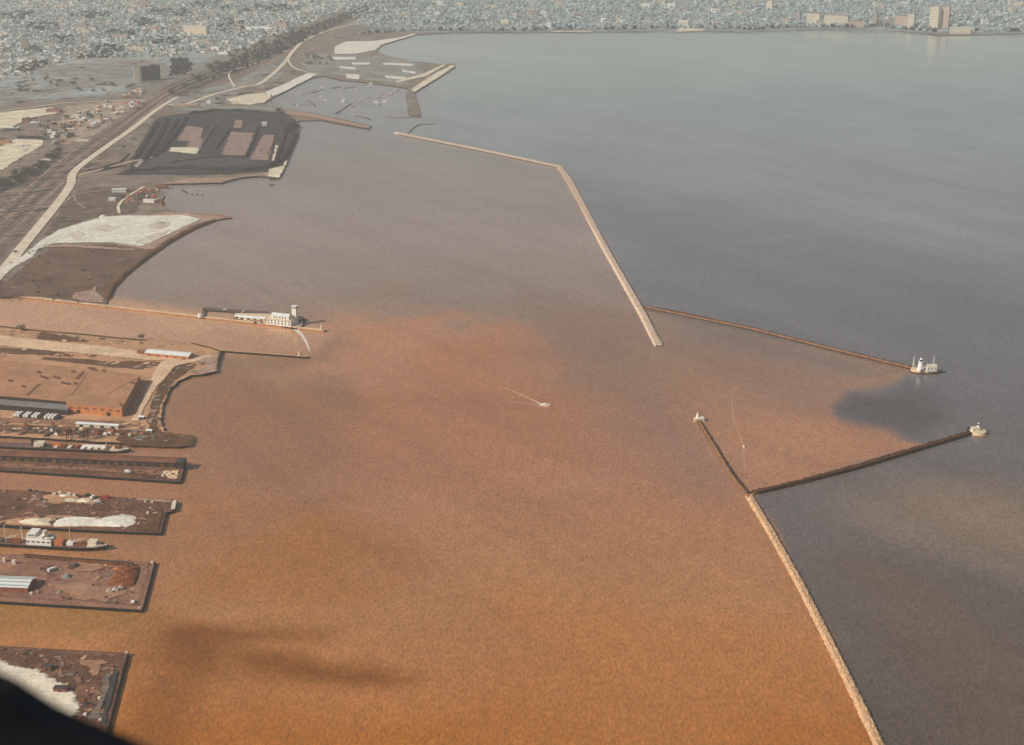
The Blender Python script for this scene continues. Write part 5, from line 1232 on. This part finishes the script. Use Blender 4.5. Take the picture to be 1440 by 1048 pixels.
for i in range(60):
    u = rt_.random(); x = rt_.uniform(0, 470); y = rt_.uniform(2, 78) * (1 - x / 700)
    if y > 82 - x * .12: continue
    wl = rt_.choice(['white_paint', 'wall_cream', 'wall_pink', 'wall_grey', 'cream_paint', 'white_paint'])
    block('larger pale flat roofed block among the small houses of the town', x, y, rt_.uniform(18, 46), rt_.uniform(14, 22), rt_.uniform(8, 20), GA + rt_.choice([0, 1.57]), wl, rt_.choice(['roof_grey', 'roof_white', 'wall_cream', 'roof_tan']), 2, 'larger flat roofed town blocks', plant=False)
# sheds and heaps in the lots left of the railway
for i in range(84):
    x = rt_.uniform(70, 200); y = 140 + (200 - x) * .42 + rt_.uniform(-16, 12)
    if x < 90 and y < 165: continue
    block('small pale shed crowded with others in the dirt lots beside the railway', x, y, rt_.uniform(8, 20), rt_.uniform(7, 12), rt_.uniform(4, 8), GA + rt_.choice([0, 1.57]) + rt_.uniform(-.2, .2), rt_.choice(['white_paint', 'wall_cream', 'wall_pink', 'wall_grey', 'roof_brown', 'roof_tan']), rt_.choice(['roof_white', 'roof_grey', 'wall_cream', 'sand_pale', 'roof_tan']), 0, 'sheds in the dirt lots', plant=False)
block('red brown hall in the dirt lots by the pale lot', 76, 158, 38, 18, 9, -.05, 'brick_red', 'brick_red', 1); block('red shed at the left edge of the pale lots', 8, 202, 26, 12, 7, -.1, 'brick_orange', 'roof_tan', 1); block('dark shed with white roof on the pale lots', 18, 184, 34, 14, 8, 0, 'wall_slate', 'roof_white', 1)
block('long dark low shed on the pale lots', 42, 195, 62, 8, 6, -.03, 'wall_dark', 'roof_dark', 0, plant=False); block('brown hall among the pale lots', 38, 172, 22, 20, 10, .1, 'brick_red', 'roof_brown', 1); block('grey block among the pale lots', 50, 178, 24, 20, 11, .1, 'wall_grey', 'roof_white', 2)
for x, y in ((28, 207), (34, 211), (36, 206), (31, 213)): block('one of the white tanks standing on the pale lot', x, y, 10, 9, 5, .2, 'white_paint', 'roof_white', 0, 'white tanks on the pale lot', plant=False)
# far shore towers
for lab, x, y, w, d, h, wl in (('left of the two tall hazy slab towers on the far shore', 1313, 41, 36, 26, 94, 'wall_cream'), ('right of the two tall hazy slab towers on the far shore', 1328, 41, 34, 26, 92, 'wall_pink'), ('rounded hazy block left of the two slab towers', 1270, 38, 70, 26, 46, 'wall_pink'),
                               ('wing of the rounded hazy block on the far shore', 1281, 39, 26, 24, 58, 'wall_cream'), ('narrow hazy tower between the two apartment groups on the far shore', 1230, 36, 18, 20, 60, 'wall_grey'), ('broad hazy apartment block, right one of the left group on the far shore', 1176, 36, 104, 22, 44, 'wall_cream'),
                               ('middle hazy apartment block of the left group on the far shore', 1144, 34, 58, 22, 46, 'wall_cream'), ('leftmost hazy tower of the left group on the far shore', 1122, 30, 22, 20, 46, 'wall_grey'), ('pale low block by the water right of the slab towers', 1350, 47, 84, 24, 24, 'wall_cream'),
                               ('pinkish low block at the water under the left group', 1203, 38, 70, 20, 22, 'wall_pink'), ('lone hazy tower above the far beach', 1083, 14, 26, 22, 44, 'cream_paint'), ('faint pink house block on the shore left of the left group', 1106, 31, 24, 16, 16, 'wall_pink'), ('faint cream block at the top edge far right', 1432, 10, 40, 24, 26, 'wall_cream')):
    block(lab, x, y, w, d, h, -.5 if h > 30 else -.2, wl, 'roof_grey' if h > 30 else wl, 8 if h > 30 else 2, name='apartment_block', cat='apartments', plant=h > 50)
for i in range(46):
    x = rt_.uniform(560, 1440); y = rt_.uniform(4, 38)
    block('faint pale building among the woods of the far shore', x, y, rt_.uniform(16, 44), rt_.uniform(14, 22), rt_.uniform(14, 24), rt_.uniform(-.3, .3), rt_.choice(['wall_cream', 'white_paint', 'wall_pink', 'wall_grey']), rt_.choice(['wall_cream', 'roof_grey', 'roof_white']), 1, 'faint buildings of the far shore', plant=False)

# ------------------------------------------------------------------ coal yard
rc = random.Random(5)
def ridge(label, pts, w, h, m='coal', name='coal_heap', z=LZ):
    ws = [W(x, y, z) for x, y in pts]; L, Rr = [], []
    for i, p in enumerate(ws):
        d = ws[min(i + 1, len(ws) - 1)] - ws[max(i - 1, 0)]; d.normalize(); n = Vector((-d.y, d.x, 0)); L.append(p + n * w / 2); Rr.append(p - n * w / 2)
    line = []
    for i in range(len(ws) - 1):
        k = max(1, int((ws[i + 1] - ws[i]).length / 6)); line += [ws[i].lerp(ws[i + 1], j / k) for j in range(k)]
    line.append(ws[-1]); n_ = len(line); us = [-.5, -.3, -.12, .12, .3, .5]; zs = [-.3, .55, .95, .95, .55, -.3]; vs = []
    for i, p in enumerate(line):
        d = line[min(i + 2, n_ - 1)] - line[max(i - 2, 0)]; d.normalize(); nn = Vector((-d.y, d.x, 0)); e = min(1, .15 + min(i, n_ - 1 - i) * .28)
        hh = h * (.8 + .2 * math.sin(i * .55 + rc.random()))
        for u, zz in zip(us, zs):
            q = p + nn * (u * w * (.5 + .5 * e) + rc.uniform(-.7, .7)); vs.append((q.x, q.y, z + (zz * hh * e if zz > 0 else zz) + rc.uniform(-.3, .3)))
    mb = MB().add(vs, [((i + 1) * 6 + j, (i + 1) * 6 + j + 1, i * 6 + j + 1, i * 6 + j) for i in range(n_ - 1) for j in range(5)])
    mb.f = [tuple(reversed(f)) if False else f for f in mb.f]
    return solo(name, mb, m, label, 'heap')
W_ = W
ridge('long black coal bank along the far side of the coal yard', [(262, 161), (300, 157), (340, 157), (372, 160)], 16, 9); ridge('broad black coal bank along the near side of the coal yard', [(172, 243), (220, 239), (262, 237), (300, 240), (340, 241), (374, 237), (390, 230)], 18, 8)
ridge('black coal bank curving round the waterside end of the yard', [(388, 231), (400, 222), (409, 204), (415, 188)], 18, 7); ridge('leftmost of four slanting coal ridges in the left part of the yard', [(190, 224), (206, 198), (222, 172)], 20, 7); ridge('second from left of four slanting coal ridges in the yard', [(202, 226), (220, 200), (236, 168)], 20, 8)
ridge('third from left of four slanting coal ridges in the yard', [(216, 222), (234, 196), (250, 167)], 20, 7); ridge('rightmost of four slanting coal ridges, beside the pink stock floor', [(226, 216), (244, 192), (262, 166)], 16, 8); ridge('thin black ridge between the cream floor and the middle pink floor', [(303, 212), (318, 190), (324, 180)], 9, 5)
ridge('thin black ridge between the two right pink floors', [(345, 222), (358, 196), (364, 178)], 9, 6); ridge('dark ridge right of the rightmost pink floor', [(388, 226), (398, 200), (403, 180)], 14, 6); ridge('thin dark bank below the cream floor', [(236, 230), (262, 226), (300, 222), (318, 222)], 8, 4)
ridge('dark bank below the yard by the approach road', [(140, 241), (160, 236), (178, 233)], 12, 5); ridge('small dark ridge at the left tip of the yard', [(112, 241), (140, 238), (170, 228), (182, 216)], 7, 3); ridge('black mound block at the far waterside corner of the yard', [(400, 188), (408, 182), (416, 176)], 34, 11)
ridge('thin red brown ridge on the rightmost pink floor', [(376, 220), (384, 202), (386, 192)], 5, 3, 'rust'); ridge('brown ridge right of the left pink floor', [(284, 206), (296, 186), (304, 176)], 12, 5, 'cinder', 'soil_heap')
for x, y, r, l in ((367, 213, 7, 'small dark heap on the rightmost pink floor'), (260, 203, 7, 'small dark heap on the left pink floor'), (332, 186, 5, 'small dark heap at the top of the middle pink floor'), (300, 190, 8, 'dark heap between left and middle pink floors')): pile(x, y, LZ, r, 3, 'coal', l)
block('small white weigh house in the coal yard', 372, 177, 13, 10, 9, .1, 'white_paint', 'roof_white', 1, plant=False); block('dark loading house at the waterside corner of the coal yard', 410, 180, 22, 16, 15, .3, 'wall_dark', 'roof_dark', 0)
for x, y, l in ((383, 254, 'upper dark mooring crib off the coal yard shore'), (382, 261, 'lower dark mooring crib off the coal yard shore')):
    a = W(x, y); solo('mooring_crib', MB().box((a.x, a.y), 12, 5, -1, 2.2).box((a.x, a.y), 10.5, 4, 2.2, 2.8), 'wood', l, 'mooring')
for x, y in ((256, 268), (259, 270), (262, 272), (270, 274), (277, 275), (284, 275)):
    a = W(x, y); solo('timber_pile', MB().cyl(a.x, a.y, -1, 2.6, 1.7, 1.3, 8).cyl(a.x + 2, a.y + 1, -1, 1.8, 1.3, 1.1, 8), 'wood', 'one of the old dark timber stumps in the water off the white sand', 'timber', 'timber stumps off the white sand')

# ------------------------------------------------------------------ work site by the white sand
def work_barge(label, p0, p1, dpt, hm, name='work_barge'):
    c, lx, rot = base(p0, p1, dpt, 0); t = thing(name, label, 'barge', (c[0], c[1], 0)); part('hull', MB().prism(rect(c, lx, dpt, rot), -1, 3.2), hm, t); part('deck', MB().prism(rect(c, lx * .97, dpt * .92, rot), 3.2, 3.5), 'deck_brown', t); return t, c, lx, rot
t, c, lx, rot = work_barge('red hulled work barge with a white deckhouse by the white sand', (186, 287), (228, 289), 13, 'red_paint')
part('deckhouse', MB().prism(rect(off(c, rot, 2, 1), 24, 8, rot), 3.5, 9), 'white_paint', t); part('deckhouse_roof', MB().prism(rect(off(c, rot, 2, 1), 25, 9, rot), 9, 9.5), 'roof_white', t); part('mast', MB().bar((*off(c, rot, 17, 0), 3.5), (*off(c, rot, 17, 0), 13), .7, 6), 'steel_dark', t); part('bow_ramp', MB().prism(rect(off(c, rot, lx / 2 - 4, 0), 7, 10, rot), 3.5, 5), 'rust', t)
o = W(196, 274, LZ); t = thing('crawler_crane', 'orange crawler crane standing behind the red work barge', 'crane', (o.x, o.y, LZ)); part('body', MB().box((o.x, o.y), 9, 8, LZ + 1.6, LZ + 6, .3), 'orange_paint', t); part('track', MB().box((o.x, o.y), 10, 9, LZ, LZ + 1.6, .3), 'steel_dark', t); part('boom', MB().bar((o.x + 2, o.y, LZ + 5), (o.x + 22, o.y + 12, LZ + 24), .9, 5), 'orange_paint', t); part('cab', MB().box((o.x + 3, o.y - 3), 3, 3, LZ + 6, LZ + 8.5, .3), 'cream_paint', t)
block('pale site shed left of the work barge, with a white roof', 168, 270, 30, 10, 6, .1, 'white_paint', 'roof_white', 1, plant=False); block('small white site shed by the looping track', 158, 282, 14, 9, 5, .1, 'white_paint', 'roof_white', 0, plant=False); block('dark site shed between the white site sheds', 166, 279, 22, 12, 5, -.2, 'wall_slate', 'roof_dark', 0, plant=False); block('rusty site shed on the shore behind the crane', 228, 264, 26, 8, 5, -.1, 'rust', 'brick_red', 0, plant=False)
for i in range(22):
    crate(R.uniform(178, 222), R.uniform(266, 286), LZ, R.uniform(4, 8), R.uniform(3, 5), R.uniform(2, 4), R.choice(['orange_paint', 'rust', 'red_paint', 'wall_pink', 'cream_paint', 'brick_orange']), 'one of the rusty boxes and machines at the work site by the red barge', group='rusty boxes at the work site')
pile(145, 305, LZ, 9, 4, 'sand_white', 'small white peak at the far edge of the white sand'); ridge('low grey bank on the white sand near its tip', [(212, 317), (226, 314), (240, 316)], 12, 2.2, 'soil_grey', 'soil_heap'); ridge('reddish bank at the tip of the white sand spit', [(296, 303), (310, 304), (326, 306)], 8, 2.4, 'brick_red', 'soil_heap')
ridge('dark brown bank along the water edge of the sand spit', [(150, 420), (158, 402), (176, 384), (204, 362), (236, 340), (268, 322), (304, 308)], 12, 2.6, 'lot_dark', 'soil_heap')
for i in range(20):
    o = W(R.uniform(20, 170), R.uniform(350, 410), LZ)
    tree(R.uniform(10, 150), R.uniform(352, 418), R.uniform(.25, .5), 'one of the small dark bushes on the brown scrub', 'bushes on the brown scrub', nm='bush')

# ------------------------------------------------------------------ marina
def jetty(label, pts, w):
    p = W(*pts[0]); mb = MB()
    ws = [W(x, y, 1.2) for x, y in pts]
    for i in range(len(ws) - 1):
        d = ws[i + 1] - ws[i]; c = (ws[i] + ws[i + 1]) / 2; mb.box((c.x, c.y), d.length + w * .5, w, -.8, 1.2 + .02 * i, math.atan2(d.y, d.x))
    solo('marina_jetty', mb, 'wood', label, 'jetty')
for lab, pts, w in (('dark slanting jetty in the marina beside the sand coloured jetty', [(472, 160), (493, 146)], 6), ('dark short jetty right of the slanting jetty in the marina', [(500, 163), (513, 165), (520, 168)], 7), ('thin dark boom off the end of the marina mole', [(545, 164), (560, 165.5), (592, 165)], 4),
                    ('bent dark boom between the mole and the long breakwater', [(574, 187), (582, 179), (590, 175), (612, 174)], 5), ('left finger jetty in the marina', [(412, 147), (432, 147)], 4), ('middle finger jetty in the marina', [(436, 142), (444, 150)], 4), ('upper finger jetty in the marina', [(436, 131), (452, 126)], 4),
                    ('finger jetty at the marina shore by the grass', [(484, 124), (500, 122)], 4), ('dark floating dock in the upper marina', [(466, 124), (478, 122)], 10)):
    jetty(lab, pts, w)
for i in range(40):
    x = R.uniform(412, 560); y = R.uniform(118, 158)
    if y < 118 + max(0, (450 - x)) * .45 or (x > 500 and y > 148) or y > 150 + (x - 400) * .04: continue
    small_boat('one of the tiny pale boats moored in the marina', x, y, R.uniform(10, 18), R.uniform(-.5, 1.2), R.choice(['white_paint', 'white_paint', 'cream_paint', 'red_paint']), group='boats moored in the marina', name='moored_boat')
o = W(382, 146, LZ); t = thing('chimney', 'thin red brown chimney by the marina shore', 'chimney', (o.x, o.y, LZ)); part('shaft', MB().cyl(o.x, o.y, LZ, LZ + 26, 2.4, 1.6, 12), 'brick_red', t); part('cap', MB().cyl(o.x, o.y, LZ + 26, LZ + 27, 2.0, 2.0, 12), 'roof_dark', t)
block('small white boathouse at the marina lot', 329, 146, 14, 10, 7, .1, 'white_paint', 'roof_white', 0, plant=False); block('low pink sheds row behind the coal yard', 262, 149, 70, 8, 5, -.05, 'wall_pink', 'wall_pink', 0, plant=False); block('small white house at the end of the pink sheds row', 294, 145, 12, 10, 6, 0, 'white_paint', 'roof_white', 0, plant=False)

# ------------------------------------------------------------------ the aircraft the picture was taken from: rounded edge of its window sill
def near(x, y, dist):
    u, v = (x - 720.0) / F, (y - 524.0) / F
    d = Vector((u, CP - v * SP, -SP - v * CP)); return Vector((0, 0, H)) + d * dist
edge = [(-420, 766), (-200, 852), (-80, 902), (17, 938), (55, 960), (95, 985), (146, 1008), (205, 1034), (340, 1104), (540, 1210)]
ep = [near(x - 8, y + 10, .74) for x, y in smooth_pts(edge, 5)]
vs = []; K = 10
for i, p in enumerate(ep):
    d = (ep[min(i + 1, len(ep) - 1)] - ep[max(i - 1, 0)]).normalized(); fw = Vector((0, CP, -SP)); dn = d.cross(fw).normalized()
    if dn.z > 0: dn = -dn
    prof = [(.0, .0), (-.025, .004), (-.05, .02), (-.065, .06), (-.065, .32), (.0, .32)]
    for a, b in prof: vs.append(p + fw * a + dn * b)
n8 = len(prof); mb = MB().add(vs, [(i * n8 + j, i * n8 + (j + 1) % n8, (i + 1) * n8 + (j + 1) % n8, (i + 1) * n8 + j) for i in range(len(ep) - 1) for j in range(n8)] + [tuple(range(n8)), tuple(reversed(range((len(ep) - 1) * n8, len(ep) * n8)))])
solo('aircraft_window_sill', mb, 'aircraft_black', 'black blurred rounded edge of the aircraft window in the bottom left corner', 'aircraft part', smooth=True)
# ------------------------------------------------------------------ air, light, camera
mb = MB(); mb.box((0, 7200), 50000, 44000, -8.0, 740)
hz = bpy.data.materials.new('haze_air'); hz.use_nodes = True
N = hz.node_tree.nodes; L = hz.node_tree.links
for n in list(N):
    if n.type != 'OUTPUT_MATERIAL': N.remove(n)
pv = N.new('ShaderNodeVolumePrincipled')
pv.inputs['Color'].default_value = (*HAZE_COL, 1); pv.inputs['Density'].default_value = HAZE_DEN; pv.inputs['Anisotropy'].default_value = .15
L.new(pv.outputs['Volume'], N['Material Output'].inputs['Volume'])
hm = mb.mesh('haze', [hz]); ho = link(bpy.data.objects.new('haze', hm)); tag(ho, kind='stuff')
ho.display_type = 'WIRE'

w = bpy.data.worlds.new('World'); scn.world = w; w.use_nodes = True
N = w.node_tree.nodes; L = w.node_tree.links
sky = N.new('ShaderNodeTexSky'); sky.sky_type = 'NISHITA'; sky.sun_disc = False
TS = Vector((-.89 , -.45, 0)).normalized(); EL = math.radians(35)
sky.sun_elevation = EL; sky.sun_rotation = math.atan2(TS.x, TS.y) % (2 * math.pi)
sky.air_density = 1.0; sky.dust_density = 3.0; sky.ozone_density = 1.0
bg = N['Background']; bg.inputs['Strength'].default_value = SKY_STR
L.new(sky.outputs['Color'], bg.inputs['Color'])
sl = bpy.data.lights.new('sun', 'SUN'); sl.energy = SUN_STR; sl.angle = math.radians(.5); sl.color = (1, .90, .78)
so = link(bpy.data.objects.new('sun', sl))
so.rotation_euler = (TS * math.cos(EL) + Vector((0, 0, math.sin(EL)))).to_track_quat('Z', 'Y').to_euler(); so.location = (-800, -500, 1500)

cd = bpy.data.cameras.new('camera'); cam = link(bpy.data.objects.new('camera', cd))
cam.location = (0, 0, H); cam.rotation_euler = (math.pi / 2 - PITCH, 0, 0)
cd.lens = 50; cd.sensor_width = 36; cd.sensor_fit = 'HORIZONTAL'; cd.clip_start = .05; cd.clip_end = 60000
cd.dof.use_dof = True; cd.dof.focus_distance = 2500; cd.dof.aperture_fstop = 6.5
scn.camera = cam
vs_ = scn.view_settings; vs_.view_transform = 'Standard'; vs_.look = 'None'; vs_.exposure = EXPO; vs_.gamma = 1; vs_.use_curve_mapping = False
scn.render.engine = 'CYCLES'
scn.cycles.volume_bounces = 1; scn.cycles.max_bounces = 6
scn.cycles.use_denoising = True
